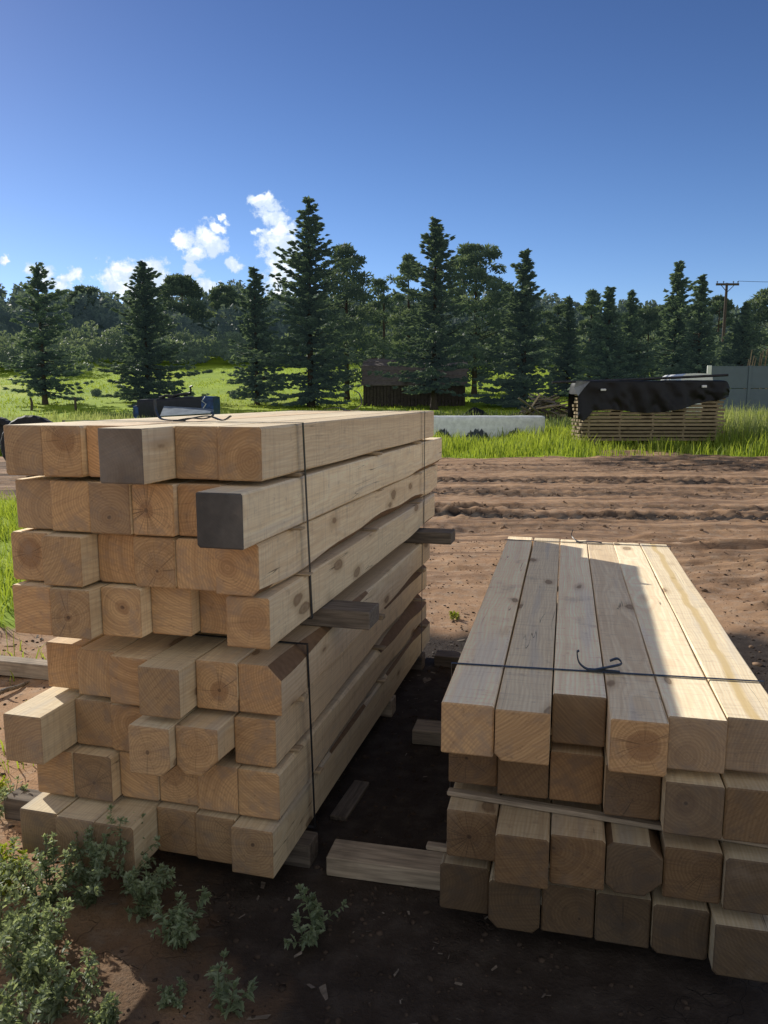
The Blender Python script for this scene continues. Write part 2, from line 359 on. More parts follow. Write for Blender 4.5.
class MB:
    def __init__(s): s.v = []; s.f = []; s.sm = []
    def add(s, vs, fs, sm=False):
        n = len(s.v); s.v += [tuple(v) for v in vs]; s.f += [tuple(i + n for i in f) for f in fs]; s.sm += [sm] * len(fs)
    def box(s, lo, hi, mtx=None, bev=0.):
        x0, y0, z0 = lo; x1, y1, z1 = hi
        if bev:
            c = bev; ring = []
            def sec(x, i):
                return [(x, y0 + i, z0 + c), (x, y0 + c, z0 + i), (x, y1 - c, z0 + i), (x, y1 - i, z0 + c), (x, y1 - i, z1 - c), (x, y1 - c, z1 - i), (x, y0 + c, z1 - i), (x, y0 + i, z1 - c)]
            def sec2(x):
                return [(x, y0 + c, z0 + c * 1.4), (x, y0 + c * 1.4, z0 + c), (x, y1 - c * 1.4, z0 + c), (x, y1 - c, z0 + c * 1.4), (x, y1 - c, z1 - c * 1.4), (x, y1 - c * 1.4, z1 - c), (x, y0 + c * 1.4, z1 - c), (x, y0 + c, z1 - c * 1.4)]
            V = sec2(x0) + sec(x0 + c, 0) + sec(x1 - c, 0) + sec2(x1)
            Fs = [tuple(range(7, -1, -1))[::-1][::-1], tuple(range(24, 32))]
            for k in range(3):
                for i in range(8):
                    j = (i + 1) % 8; Fs.append((k * 8 + i, k * 8 + j, k * 8 + 8 + j, k * 8 + 8 + i))
            if mtx is not None: V = [mtx @ Vector(v) for v in V]
            s.add(V, Fs); return
        V = [(x0, y0, z0), (x1, y0, z0), (x1, y1, z0), (x0, y1, z0), (x0, y0, z1), (x1, y0, z1), (x1, y1, z1), (x0, y1, z1)]
        if mtx is not None: V = [mtx @ Vector(v) for v in V]
        s.add(V, [(0, 3, 2, 1), (4, 5, 6, 7), (0, 1, 5, 4), (1, 2, 6, 5), (2, 3, 7, 6), (3, 0, 4, 7)])
    def tube(s, pts, rad, n=8, caps=True):
        pts = [Vector(p) for p in pts]; rr = rad if isinstance(rad, (list, tuple)) else [rad] * len(pts)
        V = []; ref = Vector((.31, .17, .93))
        for i, p in enumerate(pts):
            t = (pts[min(i + 1, len(pts) - 1)] - pts[max(i - 1, 0)]).normalized()
            u = t.cross(ref); u = u.normalized() if u.length > 1e-4 else Vector((1, 0, 0)); w = t.cross(u)
            for k in range(n):
                a = 2 * math.pi * k / n; V.append(p + (u * math.cos(a) + w * math.sin(a)) * rr[i])
        Fs = []
        for i in range(len(pts) - 1):
            for k in range(n):
                k2 = (k + 1) % n; Fs.append((i * n + k, i * n + k2, (i + 1) * n + k2, (i + 1) * n + k))
        s.add(V, Fs, True)
        if caps:
            s.add(V[:n], [tuple(range(n))[::-1]]); s.add(V[-n:], [tuple(range(n))])
    def ribbon(s, pts, wax, width, th, closed=False):
        pts = [Vector(p) for p in pts]; wax = Vector(wax).normalized(); n = len(pts); V = []
        for i, p in enumerate(pts):
            a = pts[(i - 1) % n] if (closed or i > 0) else pts[i]; c = pts[(i + 1) % n] if (closed or i < n - 1) else pts[i]
            t = (c - a).normalized(); nn = t.cross(wax).normalized()
            for (sw, sn) in ((-1, -1), (1, -1), (1, 1), (-1, 1)): V.append(p + wax * (sw * width / 2) + nn * (sn * th / 2))
        Fs = []
        for i in range(n if closed else n - 1):
            j = (i + 1) % n
            for k in range(4): k2 = (k + 1) % 4; Fs.append((i * 4 + k, i * 4 + k2, j * 4 + k2, j * 4 + k))
        if not closed: Fs += [(3, 2, 1, 0), tuple((n - 1) * 4 + k for k in range(4))]
        s.add(V, Fs)
    def mesh(s, name):
        me = bpy.data.meshes.new(name); me.from_pydata(s.v, [], s.f)
        me.polygons.foreach_set('use_smooth', s.sm); me.update(); return me
    def build(s, name, mat, parent=None): return link(name, s.mesh(name), mat, parent)

# ------------------------------------------------------------------ the ground
def axis(segs):
    out = [segs[0][0]]
    for a, bb, st in segs:
        n = max(1, int(round((bb - a) / st))); out += list(np.linspace(a, bb, n + 1)[1:])
    return np.array(out)
xs = axis([(-900, -200, 50), (-200, -60, 8), (-60, -20, 1.5), (-20, -7, .25), (-7, -2.2, .07), (-2.2, 1.4, .03), (1.4, 9, .05), (9, 14, .08), (14, 30, .3), (30, 80, 2), (80, 200, 8), (200, 900, 50)])
ys = axis([(-60, -4, 4), (-4, 1.6, .3), (1.6, 5.5, .035), (5.5, 10, .05), (10, 22.8, .06), (22.8, 30, .2), (30, 60, .8), (60, 160, 3), (160, 400, 15), (400, 1600, 100)])
GX, GY = np.meshgrid(xs, ys)
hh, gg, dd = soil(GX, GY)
# calm the ground right around the stacks so that they sit on it
flat = sst(-2.1, -1.5, GX + .2 * (GY - 3)) * (1 - sst(2.0, 2.6, GX)) * (1 - sst(5.6, 6.4, GY))
hh = hh * (1 - .75 * flat) - .004 * flat
GZ = base_h(GX, GY) + hh
nx, ny = len(xs), len(ys)
V = np.stack([GX.ravel(), GY.ravel(), GZ.ravel()], 1)
i0 = (np.arange(ny - 1)[:, None] * nx + np.arange(nx - 1)[None, :]).ravel()
Fq = np.stack([i0, i0 + 1, i0 + nx + 1, i0 + nx], 1)
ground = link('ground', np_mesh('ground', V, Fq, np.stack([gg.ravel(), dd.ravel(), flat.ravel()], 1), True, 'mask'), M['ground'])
tag(ground, kind='structure')
def ground_z(x, y):
    x = np.asarray(x, float); y = np.asarray(y, float)
    h, g, d = soil(x, y)
    fl = sst(-2.1, -1.5, x + .2 * (y - 3)) * (1 - sst(2.0, 2.6, x)) * (1 - sst(5.6, 6.4, y))
    return base_h(x, y) + h * (1 - .75 * fl) - .004 * fl
def gz(x, y): return float(ground_z(np.array([x]), np.array([y]))[0])

# ------------------------------------------------------------------ the timbers
def beam_mesh(w, h, L, wane=None, seed=0, nseg=26):
    """wane: dict corner->amount ; corners 0 bottom-left 1 bottom-right 2 top-right 3 top-left"""
    r = random.Random(seed); wane = wane or {}
    V = []; att = []; Fs = []; fat = []
    prev = [r.uniform(0, 9) for _ in range(4)]
    for i in range(nseg + 1):
        y = L * i / nseg
        if i == 0: y = 0
        cs = []
        for k in range(4):
            base = .0030 + .0042 * (prev[k] / 9) ** 2 + (.0012 + .0016 * prev[k] / 9) * math.sin(prev[k] + y * 5.1)
            a = wane.get(k, 0)
            if isinstance(a, tuple): # (front, back)
                t = y / L; a = a[0] * (1 - t) + a[1] * t
            wv = max(0, a * (.75 + .45 * math.sin(prev[k] * 2 + y * 2.3) + .2 * math.sin(prev[k] + y * 7.7)))
            cs.append((base + wv, 1.0 if wv > .008 else 0.0))
        x0, x1 = -w / 2, w / 2
        c = [q[0] for q in cs]; f = [q[1] for q in cs]
        sec = [(x0, c[0]), (x0 + c[0], 0), (x1 - c[1], 0), (x1, c[1]), (x1, h - c[2]), (x1 - c[2], h), (x0 + c[3], h), (x0, h - c[3])]
        for (x, z) in sec: V.append((x, y, z))
        att.append(f)
    for i in range(nseg):
        for k in range(8):
            k2 = (k + 1) % 8; Fs.append((i * 8 + k, i * 8 + k2, i * 8 + 8 + k2, i * 8 + 8 + k)); fat.append(min(att[i][k // 2], att[i + 1][k // 2]) if k % 2 == 0 else 0.0)
    # bevelled ends: separate rings slightly inset
    def endcap(idx, dy, flip):
        ring = list(range(idx * 8, idx * 8 + 8)); n = len(V); new = []
        for j in ring:
            x, y, z = V[j]
            V.append((x * (1 - .0045 / (w / 2)), y + dy, h / 2 + (z - h / 2) * (1 - .0045 / (h / 2)))); new.append(len(V) - 1)
        for k in range(8):
            k2 = (k + 1) % 8; q = (ring[k], new[k], new[k2], ring[k2]); Fs.append(q if flip else q[::-1]); fat.append(0.0)
        Fs.append(tuple(new) if not flip else tuple(new[::-1])); fat.append(0.0)
    endcap(0, -.003, True); endcap(nseg, .003, False)
    me = bpy.data.meshes.new('timber'); me.from_pydata(V, [], Fs)
    a = me.attributes.new('wane', 'FLOAT', 'FACE'); a.data.foreach_set('value', fat)
    me.update(); return me

ORD = ['first', 'second', 'third', 'fourth', 'fifth', 'sixth']
ROWD = ['top row', 'second row down', 'third row down', 'fourth row down', 'fifth row down', 'sixth row down', 'seventh row down', 'bottom row']
LA = 0.25697; LX = -1.06093
ld = Vector((math.sin(LA), math.cos(LA), 0)); le = Vector((math.cos(LA), -math.sin(LA), 0))
def LP(u, v, z): return Vector((LX, 0, z)) + le * u + ld * v
LZ = [H + z for z in (-0.0994, -0.2959, -0.4846, -0.6718, -0.9277, -1.133, -1.3241, -1.518)]
LVF = [5.536, 5.793, 5.70, 5.51, 5.25, 5.327, 5.27, 5.402]
LXS = [-0.0019, 0.0056, -0.0089, 0.0171, 0.0326, 0.0013, 0.0175, 0.0095]
LV = [[2.585, 2.575, 2.60, 2.432, 2.627, 2.612], [2.616, 2.594, 2.585, 2.594, 2.617, 2.44], [2.592, 2.549, 2.642, 2.611, 2.615, 2.584], [2.55, 2.543, 2.605, 2.667, 2.72, 2.602], [2.687, 2.649, 2.606, 2.536, 2.646, 2.652], [2.476, 2.661, 2.647, 2.507, 2.545, 2.669], [2.609, 2.612, 2.662, 2.669, 2.654, 2.653], [2.513, 2.501, 2.500, 2.653, 2.642, 2.601]]
LW = .16347; LH = .18
# look: (grey end, brightness, redness, heart x, heart z, heart radius, words)
LOOK = {
 (0,0): (.25, .9, .0, -.03, .06, .0, 'plain dull tan timber end'), (0,1): (.0, .95, .1, .02, .125, .045, 'timber end with large round brown heart'),
 (0,2): (.0, 1.05, .45, .1, .3, .02, 'orange tinted timber end, mostly hidden'), (0,3): (.85, .95, 0, .0, .05, .0, 'jutting timber with grey weathered end'),
 (0,4): (.1, .9, .05, .0, .08, .04, 'timber end with dim brown heart mark'), (0,5): (.0, .92, .15, .04, .07, .05, 'pale timber on the strapped right corner'),
 (1,0): (.2, .85, .0, -.03, .07, .0, 'dull brown timber end'), (1,1): (.0, 1.05, .1, -.02, .10, .0, 'pale tan timber end with small pith'),
 (1,2): (.3, .8, .1, .0, .075, .03, 'darker timber end with pale scratches'), (1,3): (.0, 1.0, .1, -.03, .09, .028, 'tan timber end with round knot'),
 (1,4): (.0, .95, .35, .06, .07, .05, 'reddish timber end, partly hidden'), (1,5): (1.0, .55, .0, .01, .11, .0, 'jutting timber with near black end'),
 (2,0): (.1, .9, .2, .0, .10, .05, 'timber end with oval heart mark'), (2,1): (.05, .92, .0, -.2, .2, .0, 'jutting timber with diagonal saw marks'),
 (2,2): (.0, .95, .3, .3, .1, .0, 'set back reddish timber end'), (2,3): (.0, 1.0, .15, .02, .05, .03, 'tan timber end with low heart'),
 (2,4): (.0, .95, .15, .2, .1, .0, 'plain tan timber end'), (2,5): (.0, 1.02, .25, -.03, .10, .04, 'split knotty timber at right side'),
 (3,0): (.0, 1.08, .3, .1, -.1, .0, 'golden timber end beside the grass'), (3,1): (.1, .95, .0, -.01, .085, .011, 'timber end with small dark pith spot'),
 (3,2): (.05, .97, .0, .0, .10, .022, 'timber end with dark oval heart'), (3,3): (.0, 1.05, .0, .0, .3, .0, 'pale timber end with curved rings'),
 (3,4): (.0, .9, .2, .0, .06, .0, 'set back timber end'), (3,5): (.0, 1.0, .25, .02, .10, .05, 'pale faced timber at right side'),
 (4,0): (.0, 1.02, .35, .3, .1, .0, 'sunlit topped orange timber end'), (4,1): (.1, .9, .15, .05, .06, .0, 'brown timber end with flat grain'),
 (4,2): (.0, .88, .3, -.05, .18, .0, 'narrow looking half hidden timber end'), (4,3): (.15, .88, .0, .3, .3, .0, 'jutting timber with diagonal grain'),
 (4,4): (.0, .95, .15, .02, .08, .036, 'timber end with brown round heart'), (4,5): (.0, 1.06, .4, .03, .12, .0, 'orange timber end with clipped top edge'),
 (5,0): (.3, 1.0, .0, -.02, .06, .0, 'longest jutting timber with sunlit top'), (5,1): (.1, .9, .15, .3, .3, .0, 'set back timber with fine diagonal rings'),
 (5,2): (.0, .95, .25, .02, .11, .04, 'timber end partly behind its neighbour'), (5,3): (.1, 1.0, .0, -.01, .09, .008, 'jutting timber with tiny dark pith'),
 (5,4): (.0, 1.0, .15, .0, .10, .055, 'jutting timber with rounded lower corners'), (5,5): (.0, .98, .3, .1, .02, .0, 'orange brown timber end at right'),
 (6,0): (.0, .95, .2, .05, -.05, .0, 'shaded timber end with mossy edge'), (6,1): (.3, .68, .2, .02, .07, .03, 'dark brown timber end'),
 (6,2): (.0, .98, .2, .1, .2, .0, 'low half hidden tan timber end'), (6,3): (.0, .95, .3, -.02, .12, .04, 'timber end under rounded neighbours'),
 (6,4): (.0, 1.0, .3, .2, .0, .0, 'pale tan timber end low down'), (6,5): (.0, 1.05, .2, .0, .22, .0, 'pale timber end bowed at left edge'),
 (7,0): (.4, .85, .0, .0, .07, .0, 'lowest timber with sunlit top corner'), (7,1): (.3, .85, .0, .0, .08, .0, 'jutting lowest timber behind the weeds'),
 (7,2): (.3, .85, .0, .02, .09, .0, 'jutting lowest timber under a weed tip'), (7,3): (.1, .85, .2, .0, .1, .04, 'shaded set back lowest timber'),
 (7,4): (.1, .85, .1, -.03, .1, .0, 'shaded plain lowest timber'), (7,5): (.15, .92, .05, .0, .12, .03, 'lowest timber at the front right corner')}
LWANE = {(2,5): {1: (.03, .045), 0: .0}, (1,5): {1: (.0, .02)}, (3,5): {2: (.0, .0), 1: (.0, .02)}, (4,5): {2: (.035, .0), 1: (.0, .03)}, (5,5): {1: (.0, .05), 2: (0, .02)}, (6,5): {2: (.0, .05), 1: (.01, .05)},
         (7,5): {2: (0, .04)}, (5,4): {0: .035, 1: .05}, (5,3): {1: .03}, (2,1): {3: .012}, (3,3): {0: .012, 1: .014}, (4,0): {}, (6,1): {0: .014}, (0,1): {}}
def place_timber(mesh, name, origin, rz, look, label, group, tone=1.0):
    o = link(name, mesh, M['timber']); o.location = origin; o.rotation_euler = (0, 0, rz)
    hx, hz, hr = look[3], look[4], look[5]
    if hr == 0 and abs(hx) < .15: hx = hx * 2 + (.13 if (origin[0] * 977) % 1 > .5 else -.13); hz = hz * 1.5 - .04
    o['look'] = (float(look[0]), float(look[1]), float(look[2])); o['tone'] = float(tone); o['disc'] = .62 if any(t in look[6] for t in ('large round', 'oval', 'round knot', 'small dark pith', 'round brown', 'brown round')) else random.uniform(.12, .34)
    o['pitch'] = 1.0 if 'yellow streak' in look[6] else 0.0
    o['heart'] = (float(hx), float(hz), float(hr))
    return tag(o, label, 'timber', group)
for i in range(8):
    for k in range(6):
        lk = list(LOOK[(i, k)]); lk[1] *= (1, 1, 1, 1, .96, .94, .9, .74)[i]  # row factors for ends and sides paint shade into the lower rows
        vf = LVF[i] if k == 5 else LVF[i] - .06 + random.uniform(-.16, .12)
        v0 = LV[i][k]; w = LW - .0035 + random.uniform(-.0015, .001)
        wn = LWANE.get((i, k), {})
        me = beam_mesh(w, LH - random.uniform(.001, .003), vf - v0, wn, i * 10 + k)
        u = (k - 5.5) * LW + LXS[i]
        lab = f"{lk[6]}, {ORD[k]} from left, {ROWD[i]}, left stack"
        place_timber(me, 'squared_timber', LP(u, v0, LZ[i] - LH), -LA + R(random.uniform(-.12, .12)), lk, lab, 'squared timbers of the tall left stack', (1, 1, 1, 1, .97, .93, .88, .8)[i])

RA = .23098; RX = -.36055
rd = Vector((math.sin(RA), math.cos(RA), 0)); re_ = Vector((math.cos(RA), -math.sin(RA), 0))
def RP(u, v, z): return Vector((RX, 0, z)) + re_ * u + rd * v
RZ = [H + z for z in (-0.93934, -1.13279, -1.34627, -1.55008)]
RV = [[2.344, 2.328, 2.494, 2.334, 2.393, 2.425], [2.528, 2.486, 2.487, 2.433, 2.365, 2.37], [2.435, 2.326, 2.361, 2.36, 2.374, 2.353], [2.449, 2.391, 2.411, 2.403, 2.388, 2.333]]
RXS = [0, -.0007, .009, -.0133]
RW = .16871; RH = .16709
RVF = [5.271, 5.264, 5.242, 5.204, 5.207, 5.211]
RLOOK = {
 (0,0): (.1, .95, .1, .3, -.2, .0, 'pale topped timber with diagonal end marks'), (0,1): (.05, 1.0, .15, -.3, .4, .0, 'pale topped timber with fine end grain'),
 (0,2): (.25, .46, .1, .2, .3, .0, 'shorter timber with dark end, set back'), (0,3): (.0, 1.0, .3, .02, .08, .045, 'jutting timber with large round heart'),  # set back end: its shade is put into the dark tint
 (0,4): (.5, .95, .0, -.02, .04, .045, 'half sunlit timber with greyish end'), (0,5): (.6, 1.0, .0, .3, .0, .0, 'sunlit timber with yellow streak on top'),
 (1,0): (.1, .75, .4, -.02, .1, .03, 'set back dark orange timber end'), (1,1): (.1, .72, .35, .1, .2, .0, 'reddish timber end in shade'),
 (1,2): (.0, .9, .5, -.1, -.05, .0, 'orange timber end with radiating marks'), (1,3): (.2, .7, .25, .0, .08, .06, 'dark brown timber end with faint heart'),
 (1,4): (.45, .72, .0, -.02, .09, .03, 'grey brown timber end with rough grain'), (1,5): (.2, .82, .2, .3, .0, .0, 'brown timber end with diagonal marks'),
 (2,0): (.15, .72, .25, -.01, .09, .035, 'knotty dark timber end'), (2,1): (.1, .75, .3, .3, .3, .0, 'jutting cracked topped timber'),
 (2,2): (.1, .75, .35, -.07, .12, .02, 'timber end with knot at left edge'), (2,3): (.4, .68, .1, .02, .06, .04, 'timber with rounded bark corners'),
 (2,4): (.15, .66, .3, .03, .10, .04, 'shaded red brown timber end'), (2,5): (.4, .68, .0, .2, .2, .0, 'shaded grey timber end'),
 (3,0): (.3, .6, .1, .0, .08, .0, 'dim lowest timber beside ground block'), (3,1): (.3, .55, .1, .0, .1, .0, 'dim lowest timber with clipped corners'),
 (3,2): (.3, .55, .1, .03, .05, .03, 'dim lowest plain timber'), (3,3): (.4, .5, .0, .0, .08, .03, 'dark lowest timber end'),
 (3,4): (.4, .55, .0, .2, .1, .0, 'dark lowest timber with upright grain'), (3,5): (.45, .6, .0, .3, .3, .0, 'large lowest timber at right corner')}
RWANE = {(2,3): {0: .035, 1: .045, 2: .035, 3: .03}, (3,1): {0: .018, 1: .03}, (3,4): {0: .02}, (3,5): {0: .012}, (2,1): {2: .01}, (2,2): {2: .012}, (0,1): {0: .014}, (1,0): {3: .02}}
ROWR = ['top row', 'second row down', 'third row down', 'bottom row']
for i in range(4):
    for k in range(6):
        lk = list(RLOOK[(i, k)]); lk[1] *= (1.0, .60, .50, .46)[i]; v0 = RV[i][k]  # darker lower rows: occlusion shade put into the wood colour
        vf = RVF[k] if i == 0 else 5.15 + random.uniform(-.1, .12)
        me = beam_mesh(RW - .005 + random.uniform(-.0015, .001), RH - random.uniform(.001, .002), vf - v0, RWANE.get((i, k), {}), 200 + i * 10 + k)
        lab = f"{lk[6]}, {ORD[k]} from left, {ROWR[i]}, right stack"
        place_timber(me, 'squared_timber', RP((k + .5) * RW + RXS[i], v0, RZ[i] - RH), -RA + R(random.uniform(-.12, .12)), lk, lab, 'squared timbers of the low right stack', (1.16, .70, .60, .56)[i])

# ------------------------------------------------------------------ laths, spacers and dunnage
def bar(name, mat, P0, P1, wv, hv, label, cat, group=None, yaw=None):
    """bar from P0 to P1 (centre of underside), width wv, height hv"""
    P0 = Vector(P0); P1 = Vector(P1); d = P1 - P0; L = d.length
    mb = MB(); mb.box((0, -wv / 2, 0), (L, wv / 2, hv), bev=min(.004, hv * .25))
    o = mb.build(name, mat); o.location = P0
    o.rotation_euler = d.to_track_quat('X', 'Z').to_euler()
    return tag(o, label, cat, group)
gaps = [(0, 1), (1, 2), (2, 3), (4, 5), (5, 6), (6, 7)]
vwords = ['near the front end', 'at mid length', 'near the far end']
for (a, c) in gaps:
    z0 = LZ[c] + .0005; hgt = LZ[a] - LH - LZ[c] - .001
    for q, v in enumerate((2.98, 4.02, 5.08)):
        v += random.uniform(-.12, .12)
        bar('spacer_lath', M['lath'], LP(-.97, v, z0), LP(random.uniform(.004, .03) + max(LXS[a], LXS[c]), v + random.uniform(-.02, .02), z0), .045, max(.004, hgt),
            f"thin lath {vwords[q]}, under the {ROWD[a]} of left stack", 'lath', 'thin laths between rows of the left stack')
zsp = LZ[4] + .001; hsp = LZ[3] - LH - LZ[4] - .002
bar('spacer_block', M['dunnage'], LP(-1.0, 3.205, zsp), LP(.215, 3.205, zsp), .15, hsp, 'dark spacer beam jutting from mid height of left stack, nearer one', 'spacer', 'dark spacer beams between the two strapped bundles')
bar('spacer_block', M['dunnage'], LP(-1.0, 5.06, zsp), LP(.225, 5.06, zsp), .16, hsp, 'grey spacer beam jutting from far end of left stack', 'spacer', 'dark spacer beams between the two strapped bundles')
zl = LZ[7] - LH
for v, u0, u1, t in ((2.875, -1.33, .06, 'front ground block under left stack, sunlit at its left end'), (4.32, -2.75, .02, 'long ground timber reaching left onto the dirt from left stack'), (5.1, -1.1, .03, 'rear ground block under far end of left stack')):
    bar('ground_block', M['dunnage_pale'] if v > 4 and v < 5 else M['dunnage'], LP(u0, v, -.006), LP(u1, v, -.006), .10, zl + .0055, t, 'block', 'blocks under the left stack')
zr = RZ[3] - RH
bar('ground_block', M['dunnage_pale'], RP(-.475, 2.70, -.004), RP(1.05, 2.72, -.004), .13, zr + .0035, 'long worn timber block on the ground in front of right stack', 'block', 'blocks under the right stack')
bar('ground_block', M['dunnage_pale'], RP(-.375, 3.88, -.004), RP(1.05, 3.88, -.004), .15, zr + .0035, 'middle ground block poking left from right stack in shadow', 'block', 'blocks under the right stack')
bar('ground_block', M['dunnage'], RP(-.455, 5.04, -.004), RP(1.05, 5.04, -.004), .13, zr + .0035, 'rear ground block by far left corner of right stack', 'block', 'blocks under the right stack')
for (i, v, u0, slant, t) in ((0, 2.62, -.005, .0, 'pale lath under the top row near front of right stack'), (0, 4.6, -.01, 0, 'pale lath under the top row at far end of right stack'),
                             (1, 2.53, .0, -.09, 'long pale lath under second row at front of right stack'), (1, 2.95, .004, 0, 'second lath deeper under second row of right stack'), (1, 4.5, -.01, 0, 'pale lath under second row at far end of right stack'),
                             (2, 2.52, -.07, -.02, 'pale lath end poking left above bottom row of right stack'), (2, 2.95, .004, 0, 'second lath deeper above bottom row of right stack'), (2, 4.5, -.01, 0, 'pale lath above bottom row at far end of right stack')):
    hg = RZ[i] - RH - RZ[i + 1] - .001
    hg = .017 if v < 2.56 else hg
    bar('spacer_lath', M['dunnage_pale'] if v < 2.56 else M['lath'], RP(u0, v, RZ[i + 1] + .0005), RP(1.02, v + slant, RZ[i + 1] + .0005), .035, hg, t, 'lath', 'pale laths between rows of the right stack')
p = atz(350, 800, 0.0); sb = bar('board_offcut', M['dunnage'], (p.x - .045, p.y - .16, gz(p.x, p.y) - .002), (p.x + .05, p.y + .15, gz(p.x, p.y) - .002), .075, .022, 'short board offcut lying in shadow between the two stacks', 'board')
p = atz(8, 690, 0); mb = MB(); mb.tube([(-.06, -.13, .012), (-.02, -.03, .03), (.03, .06, .02), (.05, .17, .012)], [.014, .016, .013, .007], 7)
mb.tube([(-.02, -.03, .03), (.03, -.06, .06), (.06, -.07, .07)], [.009, .007, .003], 6)
o = mb.build('dead_stick', M['grey_board']); o.location = (p.x, p.y, gz(p.x, p.y)); tag(o, 'bleached dead stick on dirt left of the left stack', 'stick')

# ------------------------------------------------------------------ straps
def strap(name, PF, d, corners, label, group, tail=None, wd=.016):
    """corners (u,z) loop"""
    root = empty(name, PF(corners[0][0], 0, 0)); inv = Matrix.Translation(-root.location)
    pts = []
    n = len(corners)
    for i in range(n):
        (u0, z0, v0), (u1, z1, v1) = corners[i], corners[(i + 1) % n]
        for t in (0.0, .01, .5, .99): pts.append(PF(u0 + (u1 - u0) * t, v0 + (v1 - v0) * t, z0 + (z1 - z0) * t) - root.location)
    mb = MB(); mb.ribbon(pts, d, wd, .0016, True); mb.build('band', M['strap'], root)
    if tail:
        c, zz, v = tail['u'], tail['z'], tail['v']
        mb = MB(); mb.box((-.022, -.011, .0), (.022, .011, .006), Matrix.Translation(PF(c, v, zz) - root.location) @ Matrix.Rotation(tail['rz'], 4, 'Z'), .001)
        mb.build('buckle', M['strap'], root)
        for tp in tail['paths']:
            P = [PF(c + a, v + bb, zz + hgt) - root.location for (a, bb, hgt) in tp]
            # smooth
            Q = []
            for i in range(len(P) - 1):
                p0 = P[max(i - 1, 0)]; p1 = P[i]; p2 = P[i + 1]; p3 = P[min(i + 2, len(P) - 1)]
                for t in np.linspace(0, 1, 7)[:-1]:
                    t = float(t); Q.append(.5 * ((2 * p1) + (p2 - p0) * t + (2 * p0 - 5 * p1 + 4 * p2 - p3) * t * t + (3 * p1 - p0 - 3 * p2 + p3) * t ** 3))
            Q.append(P[-1])
            mb = MB(); mb.ribbon(Q, d, .014, .0045); mb.build('loose_end', M['strap'], root)
    return tag(root, label, 'strap', group)
def rect(u0, u1, z0, z1, v0, v1): return [(u0, z1, v0), (u1, z1, v0), (u1, z0, v1), (u0, z0, v1)]
UL = -6 * LW - .012
strap('strap_band', LP, ld, rect(UL, .0205, LZ[3] - LH - .003, LZ[0] + .003, 2.93, 3.0), 'front dark strap around the upper bundle of the left stack', 'dark straps around the left stack',
      dict(u=-.48, z=LZ[0] + .004, v=2.93, rz=-LA, paths=[[(0, 0, .004), (-.05, .0, .004), (-.085, .005, .012), (-.105, .01, .04), (-.110, .015, .085)], [(0, 0, .005), (.05, .0, .012), (.10, .01, .010), (.13, .02, .022), (.12, .03, .035)], [(.02, 0, .005), (.10, .03, .02), (.16, .04, .004), (.19, .05, .02)]]))
strap('strap_band', LP, ld, rect(UL, .0205, LZ[3] - LH - .003, LZ[0] + .003, 5.12, 5.12), 'far dark strap around the upper bundle of the left stack', 'dark straps around the left stack',
      dict(u=-.50, z=LZ[0] + .004, v=5.12, rz=-LA, paths=[[(0, 0, .004), (.06, .0, .01), (.10, 0, .05), (.085, 0, .11), (.05, 0, .13)], [(0, 0, .005), (-.08, 0, .02), (-.16, 0, .006)]]))
strap('strap_band', LP, ld, rect(UL, .036, LZ[7] - LH - .003, LZ[4] + .003, 2.90, 2.955), 'front dark strap around the lower bundle of the left stack', 'dark straps around the left stack')
strap('strap_band', LP, ld, rect(UL, .036, LZ[7] - LH - .003, LZ[4] + .003, 5.0, 5.0), 'far dark strap around the lower bundle of the left stack', 'dark straps around the left stack')
UR = 6 * RW + .006
strap('strap_band', RP, rd, [(-.016, RZ[0] + .003, 2.688), (UR, RZ[0] + .003, 2.748), (UR, zr - .003, 2.75), (-.016, zr - .003, 2.69)], 'front dark strap across the pale top of the right stack', 'dark straps around the right stack',
      dict(u=.478, z=RZ[0] + .004, v=2.718, rz=-RA, paths=[[(0, 0, .004), (-.03, .0, .006), (-.055, .02, .02), (-.062, .05, .045), (-.055, .055, .05)], [(0, 0, .005), (.05, .0, .02), (.085, .015, .028), (.075, .06, .03), (.05, .06, .02)], [(0, 0, .005), (.04, -.01, .008), (.08, .0, .004)]]), .011)
strap('strap_band', RP, rd, rect(-.016, UR, zr - .003, RZ[0] + .003, 5.13, 5.13), 'far dark strap across the top end of the right stack', 'dark straps around the right stack',
      dict(u=.46, z=RZ[0] + .004, v=5.13, rz=-RA, paths=[[(0, 0, .004), (-.03, .05, .01), (-.05, .10, .03), (-.04, .14, .06)], [(0, 0, .004), (.08, -.01, .01), (.14, .0, .004)]]), .014)

# ------------------------------------------------------------------ soil clods and chips
def ico():
    import bmesh
    bm = bmesh.new(); bmesh.ops.create_icosphere(bm, subdivisions=1, radius=1)
    V = np.array([v.co[:] for v in bm.verts]); Fc = np.array([[v.index for v in f.verts] for f in bm.faces]); bm.free(); return V, Fc
IV, IF = ico()
def clods(name, xy, size, mat):
    n = len(xy); k = len(IV)
    sc = size[:, None, None] * (1 + .45 * (rng.random((n, k, 1)) - .5)) * (.6 + .8 * rng.random((n, 1, 3)))
    a = rng.random(n) * 6.28; ca, sa = np.cos(a), np.sin(a)
    V = IV[None] * sc; X = V[..., 0] * ca[:, None] - V[..., 1] * sa[:, None]; Y = V[..., 0] * sa[:, None] + V[..., 1] * ca[:, None]
    z = ground_z(xy[:, 0], xy[:, 1])
    W = np.stack([X + xy[:, 0:1], Y + xy[:, 1:2], V[..., 2] * .7 + z[:, None] + .15 * size[:, None]], -1).reshape(-1, 3)
    Fc = (IF[None] + (np.arange(n) * k)[:, None, None]).reshape(-1, 3)
    return link(name, np_mesh(name, W, Fc, None), mat)
